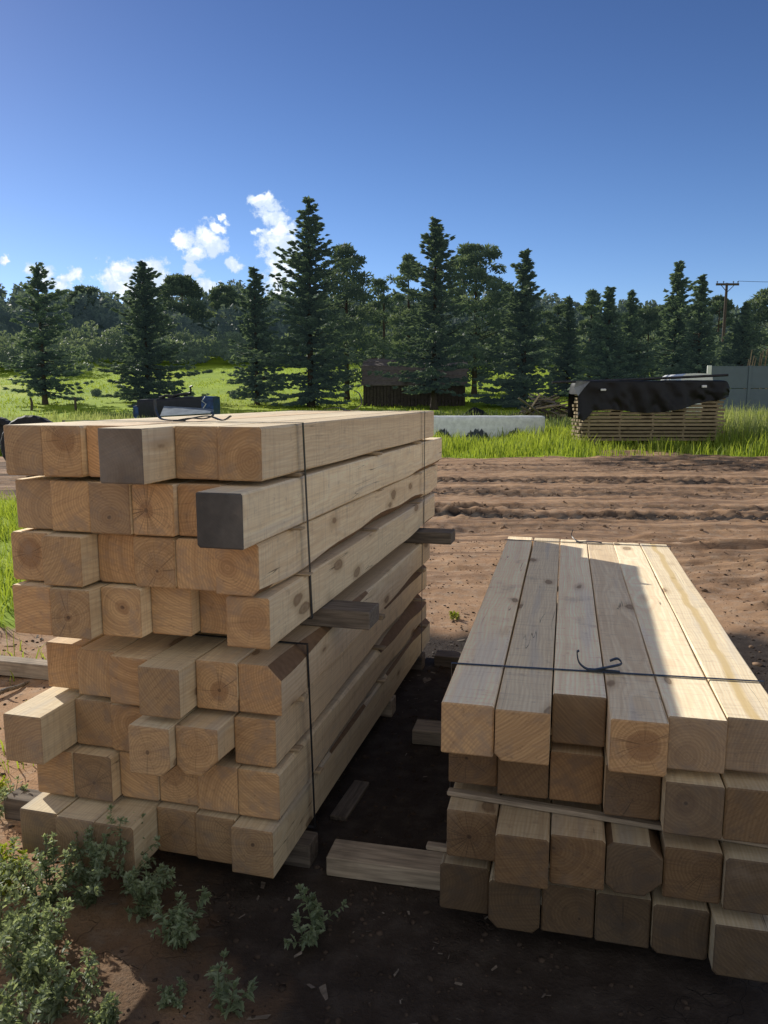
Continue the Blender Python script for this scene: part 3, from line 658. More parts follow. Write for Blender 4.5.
def scatter(n, x0, x1, y0, y1, fn):
    xy = np.stack([rng.uniform(x0, x1, n), rng.uniform(y0, y1, n)], 1); p = fn(xy[:, 0], xy[:, 1]); return xy[rng.random(n) < p]
M['clod'] = plain('dirt_clod', (.22, .145, .092), .95, 0, .45, 7, .1, .4)
M['clod_dark'] = plain('dark_clod', (.060, .043, .032), .95, 0, .4, 9, .1, .4)  # darker clod colour for the crumbs scattered over the yard
xy = np.concatenate([scatter(26000, -7, 14, 9, 22.3, lambda x, y: np.clip(soil(x, y)[2] * .9, 0, 1) * (soil(x, y)[1] < .3)),
                     scatter(2600, 2.5, 9, 3.5, 11, lambda x, y: np.clip(soil(x, y)[2], 0, 1))])
tag(clods('soil_clods', xy, .008 + .030 * rng.random(len(xy)) ** 5, M['clod']), 'crumbled clods of soil thrown up along the road ruts', 'soil', kind='stuff')
xy = np.concatenate([scatter(11000, -1.5, 2.6, 1.5, 5.4, lambda x, y: np.clip(.45 + fbm(x * 2, y * 2, 121, 3), .05, 1)), scatter(5200, .1, 4, 5.2, 9.5, lambda x, y: .45 + 0 * x), scatter(2500, -3.2, -1.3, 2.0, 5.6, lambda x, y: .6 + 0 * x)])
tag(clods('soil_crumbs', xy, .003 + .010 * rng.random(len(xy)) ** 3, M['clod_dark']), 'small loose crumbs and pebbles on the bare yard dirt', 'soil', kind='stuff')

def chips(n, x0, x1, y0, y1, fn, L0, L1, mat, name, label):
    xy = scatter(n, x0, x1, y0, y1, fn); n = len(xy); z = ground_z(xy[:, 0], xy[:, 1]) + .006
    a = rng.random(n) * 6.28; L = L0 + (L1 - L0) * rng.random(n) ** 3; w = L * (.12 + .3 * rng.random(n))
    C = np.concatenate([xy, z[:, None]], 1); t = rng.normal(0, .18, n)
    A = np.stack([np.cos(a), np.sin(a), t], 1) * L[:, None] / 2; B = np.stack([-np.sin(a), np.cos(a), rng.normal(0, .3, n)], 1) * w[:, None] / 2
    V = np.stack([C - A - B, C + A * .8 - B, C + A + B * .5, C - A * .7 + B], 1).reshape(-1, 3)
    return tag(link(name, np_mesh(name, V, np.arange(n * 4).reshape(n, 4)), mat), label, 'debris', None, 'stuff')
chips(2600, -3.2, 3.2, 1.5, 7.5, lambda x, y: np.clip(.4 + 1.2 * fbm(x * 1.3, y * 1.3, 83, 3), .05, 1), .006, .04, M['grey_board'], 'wood_chips', 'wood chips and bark flakes strewn over the yard dirt')
chips(1500, -3.2, 3.2, 1.5, 6.5, lambda x, y: np.clip(.3 + 1.4 * fbm(x * 1.1, y * 1.1, 87, 3), .0, 1), .02, .08, M['dunnage'], 'bark_scraps', 'dark bark scraps and straw bits on the yard dirt')

# ------------------------------------------------------------------ grass
def grass(name, xy, hgt, wid, lean, mat, shade_top=1.0, z=None):
    n = len(xy); a = rng.random(n) * 6.28; d = np.stack([np.cos(a), np.sin(a)], 1)
    zz = base_h(xy[:, 0], xy[:, 1]) - .02 if z is None else z
    la = rng.random(n) * 6.28; ln = lean * hgt * rng.random(n)
    off = np.stack([np.cos(la), np.sin(la)], 1) * ln[:, None]
    b0 = np.concatenate([xy - d * wid[:, None], zz[:, None]], 1); b1 = np.concatenate([xy + d * wid[:, None], zz[:, None]], 1)
    m0 = np.concatenate([xy - d * wid[:, None] * .8 + off * .3, (zz + hgt * .6)[:, None]], 1); m1 = np.concatenate([xy + d * wid[:, None] * .8 + off * .3, (zz + hgt * .6)[:, None]], 1)
    t0 = np.concatenate([xy + off - d * wid[:, None] * .12, (zz + hgt)[:, None]], 1); t1 = np.concatenate([xy + off + d * wid[:, None] * .12, (zz + hgt)[:, None]], 1)
    V = np.stack([b0, b1, m1, m0, t1, t0], 1).reshape(-1, 3); base = np.arange(n)[:, None] * 6
    Fc = np.concatenate([base + np.array([[0, 1, 2, 3]]), base + np.array([[3, 2, 4, 5]])], 0)
    r = rng.random(n); sh = np.stack([r * .3, r * .3, r * .6 + .2, r * .6 + .2, r * .4 + .6 * shade_top, r * .4 + .6 * shade_top], 1).reshape(-1)
    return tag(link(name, np_mesh(name, V, Fc, sh), mat), None, None, None, 'stuff')
def gmask(x, y): return soil(x, y)[1]
# left patch beside the stack
xy = scatter(30000, -9, -1.9, 5.0, 14, lambda x, y: gmask(x, y) * (.35 + .65 * (fbm(x * 1.5, y * 1.5, 91, 3) > -.1)))
o = grass('grass_patch', xy, .07 + .17 * rng.random(len(xy)), .004 + .004 * rng.random(len(xy)), .7, M['grass'], z=ground_z(xy[:, 0], xy[:, 1])); o['label'] = 'bright green short grass left of the tall stack'; o['category'] = 'grass'
xy = scatter(900, -3.4, -1.7, 3.0, 5.4, lambda x, y: (fbm(x * 1.6, y * 1.6, 93, 3) > .18) * .9)
o = grass('grass_tufts', xy, .03 + .08 * rng.random(len(xy)), .003 + .003 * rng.random(len(xy)), 1.0, M['grass'], z=ground_z(xy[:, 0], xy[:, 1])); o['label'] = 'sparse grass tufts on the dirt at left'; o['category'] = 'grass'
# verge beyond the road
xy = scatter(75000, -16, 24, 22.0, 34, lambda x, y: gmask(x, y) * np.where(x < 7, 1, .8) * (1 - .5 * sst(30, 34, y)))
hgt = (.14 + .36 * rng.random(len(xy)) ** 1.5) * (1 + 1.1 * fbm(xy[:, 0] * .8, xy[:, 1] * .8, 111, 3)) * (1 + .9 * sst(10.5, 13, xy[:, 0])) * sst(21.8, 24, xy[:, 1] + .6)
o = grass('verge_grass', xy, np.maximum(hgt, .06), .010 + .008 * rng.random(len(xy)), .5, M['grass']); o['label'] = 'bright grass verge along the far side of the dirt road'; o['category'] = 'grass'
xy = scatter(24000, -22, 30, 32, 42, lambda x, y: np.clip(.5 + 1.6 * fbm(x * .3, y * .3, 97, 3), .1, 1))
o = grass('tall_grass', xy, .18 + .34 * rng.random(len(xy)), .014 + .01 * rng.random(len(xy)), .4, M['tallgrass']); o['label'] = 'tall greyish seeding grass in front of the meadow'; o['category'] = 'grass'
xy = scatter(7000, 10.8, 22, 25.5, 32, lambda x, y: sst(10.8, 12.4, x) * .9)
o = grass('seed_grass', xy, .6 + .75 * rng.random(len(xy)), .009 + .007 * rng.random(len(xy)), .35, M['tallgrass']); o['label'] = 'tall pale seeding grass right of the tarped board stack'; o['category'] = 'grass'
xy = scatter(60000, -60, 50, 42, 92, lambda x, y: np.clip(.55 + 1.2 * fbm(x * .12, y * .12, 99, 3), .1, 1))
o = grass('meadow_grass', xy, .06 + .16 * rng.random(len(xy)), .022 + .02 * rng.random(len(xy)), .6, M['grass']); o['label'] = 'sunlit yellow green meadow grass on the slope'; o['category'] = 'grass'

# ------------------------------------------------------------------ trees
def quads(C, A, B, shade):
    """C centres, A half long axis, B half short axis -> mesh arrays"""
    V = np.stack([C - A - B * .5, C - A * .2 - B, C + A, C - A * .2 + B], 1).reshape(-1, 3)
    n = len(C); Fc = np.arange(n * 4).reshape(n, 4); return V, Fc, np.repeat(shade, 4)
def unit(v): return v / (np.linalg.norm(v, axis=1, keepdims=True) + 1e-9)
def spruce_arrays(h, rad, r, bare=.06, gap=.0, dens=1.0, qs=1.0, puff=.0):
    C = []; A = []; B = []; S_ = []; sticks = []; ph0 = r.uniform(0, 6.28)
    z = h * bare; 
    while z < h * .985:
        t = (z - h * bare) / (h * (1 - bare))
        Lm = rad * (1 - t) ** .82 * (1.0 if t > .1 else .72 + 2.8 * t) + .10
        nb = int(11 + 6 * (1 - t)); wl = r.uniform(.72, 1.12)
        tier = 1 + .28 * math.sin(z * 5.1 / max(.9, h * .09)) 
        for q in range(nb):
            az = r.uniform(0, 2 * math.pi); L = Lm * r.uniform(.42, 1.14) * wl * (1 + .18 * math.cos(az - ph0) + .10 * math.sin(2 * az + z))
            if r.random() < gap: continue
            if r.random() < .05: L *= 1.25
            up = -.22 + .65 * t + r.uniform(-.12, .12)
            dirv = np.array([math.cos(az), math.sin(az), 0.]); zb = z + r.uniform(-.17, .17); bs = r.uniform(-.22, .22)
            n = max(2, int(L / .19 * dens))
            ts = np.sort(np.array([r.uniform(.02, 1.0) ** (.85 + puff) for _ in range(n)]))
            pts = dirv[None] * (ts * L)[:, None]; pts[:, 2] = zb + up * ts * L + .16 * L * ts ** 2.2
            if L > .8: sticks.append((zb, dirv, L * .8, up))
            for rep in range(6):
                n_ = len(pts); spread = np.array([r.uniform(-1, 1) for _ in range(n_)])
                side = np.array([-dirv[1], dirv[0], 0.])
                w = (.10 + .20 * L * (1 - ts * .65)) * .55
                c = pts + side[None] * (spread * w)[:, None]; c[:, 2] -= np.abs(spread) * w * .25 + np.array([r.uniform(-.03, .07) for _ in range(n_)])
                a = dirv[None] * 1.0 + side[None] * (spread * .9)[:, None] + rng.normal(0, .28, (n_, 3)); a[:, 2] += up * .5 - .05
                a = unit(a); bb = unit(np.cross(a, rng.normal(0, 1, (n_, 3)) + np.array([0, 0, 1.2])))
                ln = np.array([r.uniform(.11, .22) for _ in range(n_)]) * qs; 
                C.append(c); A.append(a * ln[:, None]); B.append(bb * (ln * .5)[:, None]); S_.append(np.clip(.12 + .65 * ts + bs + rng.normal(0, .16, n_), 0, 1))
        z += r.uniform(.30, .46) * (.5 + .55 * (1 - t)) * (h / 10) ** .5
    # leader
    n = 14; c = np.zeros((n, 3)); c[:, 2] = np.linspace(h * .93, h, n); a = unit(rng.normal(0, .5, (n, 3)) + np.array([0, 0, 1.0])); bb = unit(np.cross(a, rng.normal(0, 1, (n, 3))))
    C.append(c); A.append(a * .13); B.append(bb * .05); S_.append(np.full(n, .6))
    return np.concatenate(C), np.concatenate(A), np.concatenate(B), np.concatenate(S_), sticks
def pine_arrays(h, rad, r, bare=.25, clumps=46, qs=1.0, per=75, shape=.5):
    C = []; A = []; B = []; S_ = []; sticks = []
    for q in range(clumps):
        t = r.random() ** .85; z = h * (bare + (1 - bare) * t * .97)
        Lm = rad * (math.sin(math.pi * min(1, .22 + .78 * t * (.93)) ) ** .75 if shape > .4 else (1 - t) ** .6)
        L = max(.12, Lm * r.uniform(.35, 1.05)); az = r.uniform(0, 6.283)
        p = np.array([math.cos(az) * L, math.sin(az) * L, z + r.uniform(-.1, .25)])
        cr = rad * r.uniform(.20, .36) * (1.15 - .45 * t)
        n = int(per * 1.7 * r.uniform(.7, 1.3)); dv = unit(rng.normal(0, 1, (n, 3)) + np.array([0, 0, .25])); rr = cr * (.45 + .6 * rng.random(n))
        c = p + dv * rr[:, None] * np.array([1.15, 1.15, .62])
        a = unit(dv + rng.normal(0, .55, (n, 3))); bb = unit(np.cross(a, rng.normal(0, 1, (n, 3))))
        ln = (.10 + .12 * rng.random(n)) * qs
        C.append(c); A.append(a * ln[:, None]); B.append(bb * (ln * .42)[:, None]); S_.append(np.clip(.35 + .45 * dv[:, 2] + rng.normal(0, .15, n), 0, 1))
        sticks.append((z - .3 * L, np.array([math.cos(az), math.sin(az), 0.]), L, .3))
    return np.concatenate(C), np.concatenate(A), np.concatenate(B), np.concatenate(S_), sticks
def tree(name, px, top, Y, hw, kind, label, group, seed, **kw):
    r = random.Random(seed); b = at(px, 400, Y); x = b.x; z0 = float(base_h(np.array([x]), np.array([Y]))[0]) - .05
    h = at(px, top, Y).z - z0; rad = hw / F * Y * (1.14 if kind == 'spruce' else 1.08)
    root = empty(name, (x, Y, z0))
    fn = spruce_arrays if kind == 'spruce' else pine_arrays
    C, A, B, S_, sticks = fn(h, rad, r, **kw)
    V_, F_, s_ = quads(C, A, B, S_)
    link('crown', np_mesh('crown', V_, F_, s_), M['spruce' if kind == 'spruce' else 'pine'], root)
    mb = MB(); br = .018 * h
    mb.tube([(0, 0, -.1), (0, 0, h * .06), (r.uniform(-.03, .03), 0, h * .4), (0, r.uniform(-.03, .03), h * .75), (0, 0, h * .97)], [br * 1.5, br, br * .72, br * .38, .012], 8)
    for (zb, dv, L, up) in sticks[::2]:
        mb.tube([(0, 0, zb), tuple(dv * L * .5 + np.array([0, 0, zb + up * L * .5])), tuple(dv * L + np.array([0, 0, zb + up * L + .1 * L]))], [.035, .022, .007], 4, False)
    mb.build('trunk', M['bark'], root)
    return tag(root, label, 'tree', group)
G1 = 'spruces standing along the meadow edge'
tree('spruce_tree', 45, 263, 50, 42, 'spruce', 'leftmost narrow spruce with bare lower trunk and drooping branches', G1, 1, bare=.10, gap=.28)
tree('spruce_tree', 148, 262, 52, 48, 'spruce', 'bushy spruce behind the blue tarped load on the meadow', G1, 2, bare=.05, gap=.05)
tree('spruce_tree', 257, 267, 50, 33, 'spruce', 'slim spruce just left of the tallest spruce', G1, 3, bare=.09, gap=.14)
tree('spruce_tree', 311, 197, 48, 60, 'spruce', 'tallest broad spruce in front of the big cloud', G1, 4, bare=.04, gap=.2)
tree('pine_tree', 347, 246, 56, 40, 'pine', 'dark pine crowding the right side of the tallest spruce', 'pines behind the spruces', 5, bare=.12, clumps=80, shape=.3)
tree('spruce_tree', 434, 219, 46.5, 52, 'spruce', 'tall open topped spruce overhanging the dark shed', G1, 6, bare=.125, gap=.2)
tree('pine_tree', 474, 245, 60, 38, 'pine', 'large round headed pine right of the shed spruce', 'pines behind the spruces', 7, bare=.10, clumps=110, per=80)
tree('pine_tree', 408, 256, 66, 24, 'pine', 'thin pine top seen just left of the shed spruce', 'pines behind the spruces', 8, bare=.2, clumps=50, shape=.3)
tree('pine_tree', 384, 273, 72, 24, 'pine', 'smaller pine between tallest spruce and shed spruce', 'pines behind the spruces', 9, bare=.2, clumps=50)
tree('spruce_tree', 523, 250, 48, 40, 'spruce', 'dense conical spruce behind the pile of broken boards', G1, 10, bare=.03, gap=.02, dens=1.15)
tree('spruce_tree', 566, 296, 58, 24, 'spruce', 'short spruce just right of the dense conical spruce', G1, 11, bare=.04, gap=.06)
tree('spruce_tree', 606, 288, 52, 34, 'spruce', 'bushy ragged conifer behind the tarped board stack', G1, 12, bare=.03, gap=.12)
tree('spruce_tree', 626, 292, 53, 28, 'spruce', 'second ragged conifer just right of the bushy one', G1, 31, bare=.03, gap=.15)
tree('pine_tree', 588, 289, 64, 20, 'pine', 'slender pine top left of the bushy ragged conifer', 'pines behind the spruces', 13, bare=.1, clumps=55, shape=.3)
tree('pine_tree', 645, 310, 62, 32, 'pine', 'low pine between ragged conifers and right spruce pair', 'pines behind the spruces', 14, bare=.05, clumps=70)
tree('spruce_tree', 672, 262, 55, 36, 'spruce', 'tall pointed spruce, left one of the right hand pair', G1, 15, bare=.03, gap=.08)
tree('spruce_tree', 696, 275, 50, 29, 'spruce', 'pale blue green spruce with knobbly tip beside the utility pole', G1, 16, bare=.03, gap=.1)
tree('pine_tree', 714, 296, 90, 17, 'pine', 'thin topped pine directly behind the utility pole', 'pines behind the spruces', 17, bare=.2, clumps=45, qs=1.4)
tree('spruce_tree', 739, 304, 52, 30, 'spruce', 'rounded spruce above the blue grey panel wall', G1, 18, bare=.03, gap=.05)
tree('pine_tree', 766, 288, 58, 34, 'pine', 'dark pine cut off at the right picture edge', 'pines behind the spruces', 19, bare=.05, clumps=90)
tree('pine_tree', 186, 276, 112, 24, 'pine', 'flat topped pine standing above the left ridge wood', 'pines on the ridge', 20, bare=.3, clumps=48, qs=2.0)
tree('pine_tree', 228, 288, 118, 22, 'pine', 'ridge pine left of the slim spruce', 'pines on the ridge', 21, bare=.2, clumps=45, qs=2.0)
tree('pine_tree', 92, 288, 120, 22, 'pine', 'ridge pine between the two left spruces', 'pines on the ridge', 22, bare=.2, clumps=45, qs=2.0)
tree('pine_tree', 555, 306, 80, 18, 'pine', 'small far pine in the gap behind short spruce', 'pines on the ridge', 23, bare=.2, clumps=40, qs=1.5)

def mass(name, spots, rfun, mat, label, cat):
    C = []; A = []; B = []; S_ = []
    for (x, y, h, rad, n, q) in spots:
        z0 = float(base_h(np.array([x]), np.array([y]))[0])
        nl = 7; lob = rng.normal(0, 1, (nl, 3)) * np.array([rad * .45, rad * .45, h * .2]) + np.array([0, 0, h * .55])
        for l in lob:
            m = n // nl; dv = unit(rng.normal(0, 1, (m, 3))); lr = rad * rng.uniform(.35, .6)
            c = l + dv * (lr * (.6 + .45 * rng.random(m)))[:, None] * np.array([1, 1, min(1.2, h / rad * .35)])
            c[:, 2] = np.abs(c[:, 2])
            a = unit(dv * .5 + rng.normal(0, 1, (m, 3))); bb = unit(np.cross(a, rng.normal(0, 1, (m, 3)))); ln = q * (.6 + .8 * rng.random(m))
            C.append(c + np.array([x, y, z0])); A.append(a * ln[:, None]); B.append(bb * (ln * .6)[:, None]); S_.append(np.clip(.4 + .4 * dv[:, 2] + rng.normal(0, .15, m), 0, 1))
    V_, F_, s_ = quads(np.concatenate(C), np.concatenate(A), np.concatenate(B), np.concatenate(S_))
    return tag(link(name, np_mesh(name, V_, F_, s_), mat), label, cat, None, 'stuff')
sp = []
for k in range(460):
    y = random.uniform(108, 165); x = random.uniform(-.62, .62) * y
    h = random.uniform(7.0, 10.0) * (.88 if x < 0 else .85 if x < .2 * y else .66); sp.append((x, y, h, random.uniform(2.0, 3.3), 460, .40))
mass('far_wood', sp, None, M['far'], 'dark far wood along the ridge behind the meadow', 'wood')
sp = []
for k in range(170):
    x = random.uniform(-.62, .62); y = random.uniform(97, 110) - (10 if x < -.40 else 0); x *= y
    sp.append((x, y, random.uniform(2.6, 5.0), random.uniform(1.6, 3.0), 420, .22))
for k in range(60):
    y = random.uniform(62, 84); x = random.uniform(.11, .55) * y
    if .12 < x / y < .235 and y < 80: continue
    sp.append((x, y, random.uniform(2.4, 5.2), random.uniform(1.3, 2.4), 420, .18))
mass('scrub_thicket', sp, None, M['oak'], 'grey green scrub oak thicket at the top of the meadow', 'scrub')
for j, (px, py, Y, lab) in enumerate(((235, 399, 55, 'small dark round bush on the meadow left of tallest spruce'), (97, 403, 58, 'low dark bush on the meadow right of leftmost spruce'))):
    p = at(px, py, Y); r = random.Random(60 + j); z0 = float(base_h(np.array([p.x]), np.array([Y]))[0])
    root = empty('meadow_bush', (p.x, Y, z0)); n = 420; dv = unit(rng.normal(0, 1, (n, 3))); c = dv * (.32 * (.5 + .6 * rng.random(n)))[:, None] * np.array([1.2, 1, .9]) + np.array([0, 0, .28])
    c[:, 2] = np.abs(c[:, 2]); a = unit(rng.normal(0, 1, (n, 3))); bb = unit(np.cross(a, rng.normal(0, 1, (n, 3))))
    V_, F_, s_ = quads(c, a * .09, bb * .05, rng.random(n) * .7); link('crown', np_mesh('crown', V_, F_, s_), M['oak'], root)
    mb = MB(); mb.tube([(0, 0, -.05), (.02, 0, .3)], [.04, .02], 6); mb.build('trunk', M['bark'], root); tag(root, lab, 'bush', 'small bushes on the meadow')

# ------------------------------------------------------------------ shed
Y = 49.0; p = at(363, 408, Y); q = at(465, 408, Y); zs = float(base_h(np.array([p.x]), np.array([Y]))[0]) - .1
root = empty('timber_shed', ((p.x + q.x) / 2, Y, zs), R(-4)); W_ = q.x - p.x
def zz(py): return at(400, py, Y).z - zs
e1, e2, e3 = zz(385), zz(366), zz(357)
hw_ = W_ / 2; dep = 4.0
n = 30; bw = W_ / n; mb = MB()
for k in range(n):
    j = random.uniform(0, .03); mb.box((-hw_ + k * bw + .012, -.03 - j, random.uniform(-.05, .05)), (-hw_ + (k + 1) * bw - .012, .0 - j, e1 + .05))
mb.build('front_wall', M['shed_wood'], root)
for s in (-1, 1):
    mb = MB(); x = s * (hw_ - .03)
    mb.add([(x, .0, 0), (x, dep, 0), (x, dep, e1), (x, dep * .8, e2), (x, dep * .5, e3), (x, dep * .2, e2), (x, 0, e1)], [tuple(range(7))]); mb.build('side_wall', M['shed_wood'], root)
mb = MB(); mb.box((-hw_, dep, 0), (hw_, dep + .03, e1)); mb.build('rear_wall', M['shed_wood'], root)
for sgn in (0, 1):
    mb = MB()
    prof = [(-.15, e1 - .05), (dep * .2, e2), (dep * .5, e3)]
    segs = [(prof[0], prof[1], 4), (prof[1], prof[2], 2)]
    for a_, b_, nn in segs:
        for k in range(nn):
            y0 = a_[0] + (b_[0] - a_[0]) * k / nn; z0 = a_[1] + (b_[1] - a_[1]) * k / nn; y1 = a_[0] + (b_[0] - a_[0]) * (k + 1.12) / nn; z1 = a_[1] + (b_[1] - a_[1]) * (k + 1.12) / nn
            if sgn: y0, y1 = dep - y0, dep - y1
            l = random.uniform(.08, .25)
            V4 = [(-hw_ - l, y0, z0 + .05), (hw_ + l, y0, z0 + .05), (hw_ + l, y1, z1 + .01), (-hw_ - l, y1, z1 + .01)]
            V8 = V4 + [(x, y, z - .04) for (x, y, z) in V4]
            mb.add(V8, [(0, 1, 2, 3), (7, 6, 5, 4), (0, 4, 5, 1), (1, 5, 6, 2), (2, 6, 7, 3), (3, 7, 4, 0)])
    mb.build('roof', M['shed_roof'], root)
tag(root, 'old dark wooden shed with lapped board roof under the tall spruce', 'shed')
# dark heap right of the shed
p = at(476, 407, 42); zc = float(base_h(np.array([p.x]), np.array([42.]))[0])
U, T = np.meshgrid(np.linspace(0, 2 * np.pi, 24, endpoint=False), np.linspace(0, 1, 9)); rr = T
hx = .75 * rr * np.cos(U); hy = .5 * rr * np.sin(U); hz_ = .48 * (1 - rr ** 1.6) + .12 * vnoise(hx * 5 + 3, hy * 5, 5) * (1 - rr)
Vh = np.stack([hx.ravel(), hy.ravel(), hz_.ravel()], 1); Fh = np.array([[i * 24 + k, i * 24 + (k + 1) % 24, (i + 1) * 24 + (k + 1) % 24, (i + 1) * 24 + k] for i in range(8) for k in range(24)])[:, ::-1]
o = link('dark_heap', np_mesh('dark_heap', Vh, Fh, None, True), M['tarp']); o.location = (p.x, 42, zc); tag(o, 'low dark covered heap in grass right of the shed', 'heap')

# ------------------------------------------------------------------ tarped stack of boards
Y = 26.6; zb = .10; pL = at(580.5, 447, Y); pR = at(722, 447, Y); X0 = pL.x; X1 = pR.x; BL = X1 - X0
bth, gap_ = .082, .042; dep = 1.25; nb = 5; bwid = dep / nb
z = zb + .16
ztop = at(650, 379, Y).z - .06; nl = 16; bth = (ztop - z) / nl * .66; gap_ = (ztop - z) / nl - bth;
mb = MB(); mb.box((-BL / 2, 0, 0), (BL / 2, bwid - .012, bth), bev=.006); board_me = mb.mesh('board'); board_me.materials.append(M['board'])
mb = MB(); mb.box((-.03, 0, 0), (.03, dep, gap_ - .002)); stick_me = mb.mesh('sticker'); stick_me.materials.append(M['board'])
BS = 'stacked boards under the black tarp'
for l in range(nl):
    zl_ = z + l * (bth + gap_)
    for k in range(nb):
        o = link('stacked_board', board_me, None); o.location = ((X0 + X1) / 2 + random.uniform(-.06, .06), Y + k * bwid + random.uniform(-.008, .008), zl_); o.rotation_euler = (0, 0, R(random.uniform(-.1, .1)))
        tag(o, 'rough board in the stack half covered by the black tarp', 'board', BS)
    if l < nl - 1:
        for k in range(5):
            o = link('spacer_stick', stick_me, None); o.location = (X0 + .25 + (BL - .5) * k / 4 + random.uniform(-.03, .03), Y + .01, zl_ + bth + .001)
            tag(o, 'short spacer stick between boards of the tarped stack', 'spacer', 'spacer sticks in the tarped stack')
for k in range(3):
    mb = MB(); mb.box((-.09, 0, 0), (.09, dep, z - zb + .05), bev=.01); o = mb.build('ground_block', M['dunnage']); o.location = (X0 + .5 + (BL - 1.0) * k / 2, Y + .02, zb - .052)
    tag(o, ['left', 'middle', 'right'][k] + ' dark block under the tarped board stack', 'block', 'blocks under the tarped board stack')
ztop = z + nl * (bth + gap_) - gap_
root = empty('black_tarp', ((X0 + X1) / 2, Y, zb))
nxg = 110; us = np.linspace(-.035, 1.022, nxg)
hem_px = np.array([[576, 418], [582, 421], [587, 417], [592, 411], [608, 409], [625, 411], [645, 413], [662, 412], [680, 409], [695, 404], [708, 401], [718, 400], [730, 396]])
hem = np.array([[(at(a, c, Y).x - X0) / BL, at(a, c, Y).z] for a, c in hem_px]); hem = hem[hem[:, 0].argsort()]
hz = np.interp(us, hem[:, 0], hem[:, 1]); bk = hz + .1 * fbm(us * 6, us * 0, 3, 3)
prof_n = 16; rows = []
for j in range(prof_n + 1):            # front hem -> top edge
    t = j / prof_n; zc_ = hz + (ztop + .03 - hz) * t
    fold = (1 - t * .7) * (.20 * fbm(us * 9 + t * .7, us * 0 + t * 1.2, 15, 3) + .05) + .02
    fold += .05 * np.sin(us * 46 + t * 3 + 3 * fbm(us * 3, us * 0 + t, 4, 2)) * (1 - t) ** .7
    rows.append(np.stack([X0 + us * BL, Y - .015 - np.abs(fold), zc_], 1))
for j in range(1, 9):                  # across the top
    t = j / 8; rows.append(np.stack([X0 + us * BL, Y - .02 + (dep + .05) * t + us * 0, ztop + .035 + .05 * fbm(us * 5, us * 0 + t * 2, 25, 3) + .02], 1))
for j in range(1, 7):                  # down the back
    t = j / 6; rows.append(np.stack([X0 + us * BL, Y + dep + .05 + .06 * np.abs(fbm(us * 9, us * 0 + t, 35, 3)), ztop + .03 - (ztop - bk) * t], 1))
TV = np.stack(rows, 0)
# the ends fold down over the stack
for col_, sgn in ((slice(0, 4), -1), (slice(nxg - 4, nxg), 1)):
    k = np.array([3, 2, 1, 0]) if sgn < 0 else np.array([0, 1, 2, 3])
    TV[:, col_, 2] -= (k * k * (.05 if sgn < 0 else .03))[None, :] * np.clip((TV[:, col_, 2] - hz[col_][None]) / .6, 0, 1)
TV = TV.reshape(-1, 3) - np.array(root.location)
nr = len(rows); i0 = (np.arange(nr - 1)[:, None] * nxg + np.arange(nxg - 1)[None]).ravel()
o = link('cover', np_mesh('cover', TV, np.stack([i0, i0 + 1, i0 + nxg + 1, i0 + nxg], 1), None, True), M['tarp'], root)
# silver corner flap at left, pale clips
a_ = at(569, 384, Y - .16) - root.location; mb = MB()
P = [at(576, 381, Y - .10), at(590, 381.5, Y - .12), at(585, 387, Y - .17), at(578, 396, Y - .16), at(574, 388, Y - .05)]
mb.add([v - root.location for v in P], [(0, 1, 2, 3, 4)]); mb.build('silver_flap', M['tarp_grey'], o)
for (px, py, w, hgt) in ((603.5, 389.8, .18, .07), (704.5, 386.4, .16, .085)):
    c = at(px, py, Y - .14) - root.location; mb = MB(); mb.box((c.x - w / 2, c.y - .02, c.z - hgt / 2), (c.x + w / 2, c.y + .06, c.z + hgt / 2), bev=.012); mb.build('pale_weight', M['white'], o)
tag(root, 'black plastic tarp draped over the stack of boards', 'tarp')
a_ = at(552, 382.5, Y + .3); b_ = at(728, 375.0, Y + .3); mb = MB(); mb.tube([a_ - a_, (b_ - a_) * .5 + Vector((0, 0, -.02)), b_ - a_], .045, 10)
zpipe = ztop + .13; o = mb.build('metal_pipe', M['metal_dark']); o.location = a_; tag(o, 'long dark pipe laid along the top of the tarped boards', 'pipe')
# white rounded cover seen behind
p = at(686, 376, 36); mb = MB(); z0 = float(base_h(np.array([p.x]), np.array([36.]))[0])
zt = at(682, 374.0, 36).z
root = empty('white_trailer', (p.x, 36, z0)); hh_ = zt - z0
hh_ -= .0; V2 = []; sec = [(-.72, .55), (-.72, hh_ - .35), (-.66, hh_ - .12), (-.5, hh_ - .02), (0, hh_), (.5, hh_ - .02), (.66, hh_ - .12), (.72, hh_ - .35), (.72, .55)]
for y in (-1.3, 1.3): V2 += [(x, y, z) for x, z in sec]
ns = len(sec); mb.add(V2, [(i, i + 1, ns + i + 1, ns + i) for i in range(ns - 1)] + [tuple(range(ns))[::-1], tuple(range(ns, 2 * ns)), (0, ns, 2 * ns - 1, ns - 1)]); mb.build('body', M['white'], root)
for s in (-1, 1):
    mb = MB(); mb.tube([(s * .75, 0, .38), (s * .6, 0, .38)], .38, 20); mb.build('wheel', M['rubber'], root)
tag(root, 'white rounded roof showing behind the tarped board stack', 'trailer')

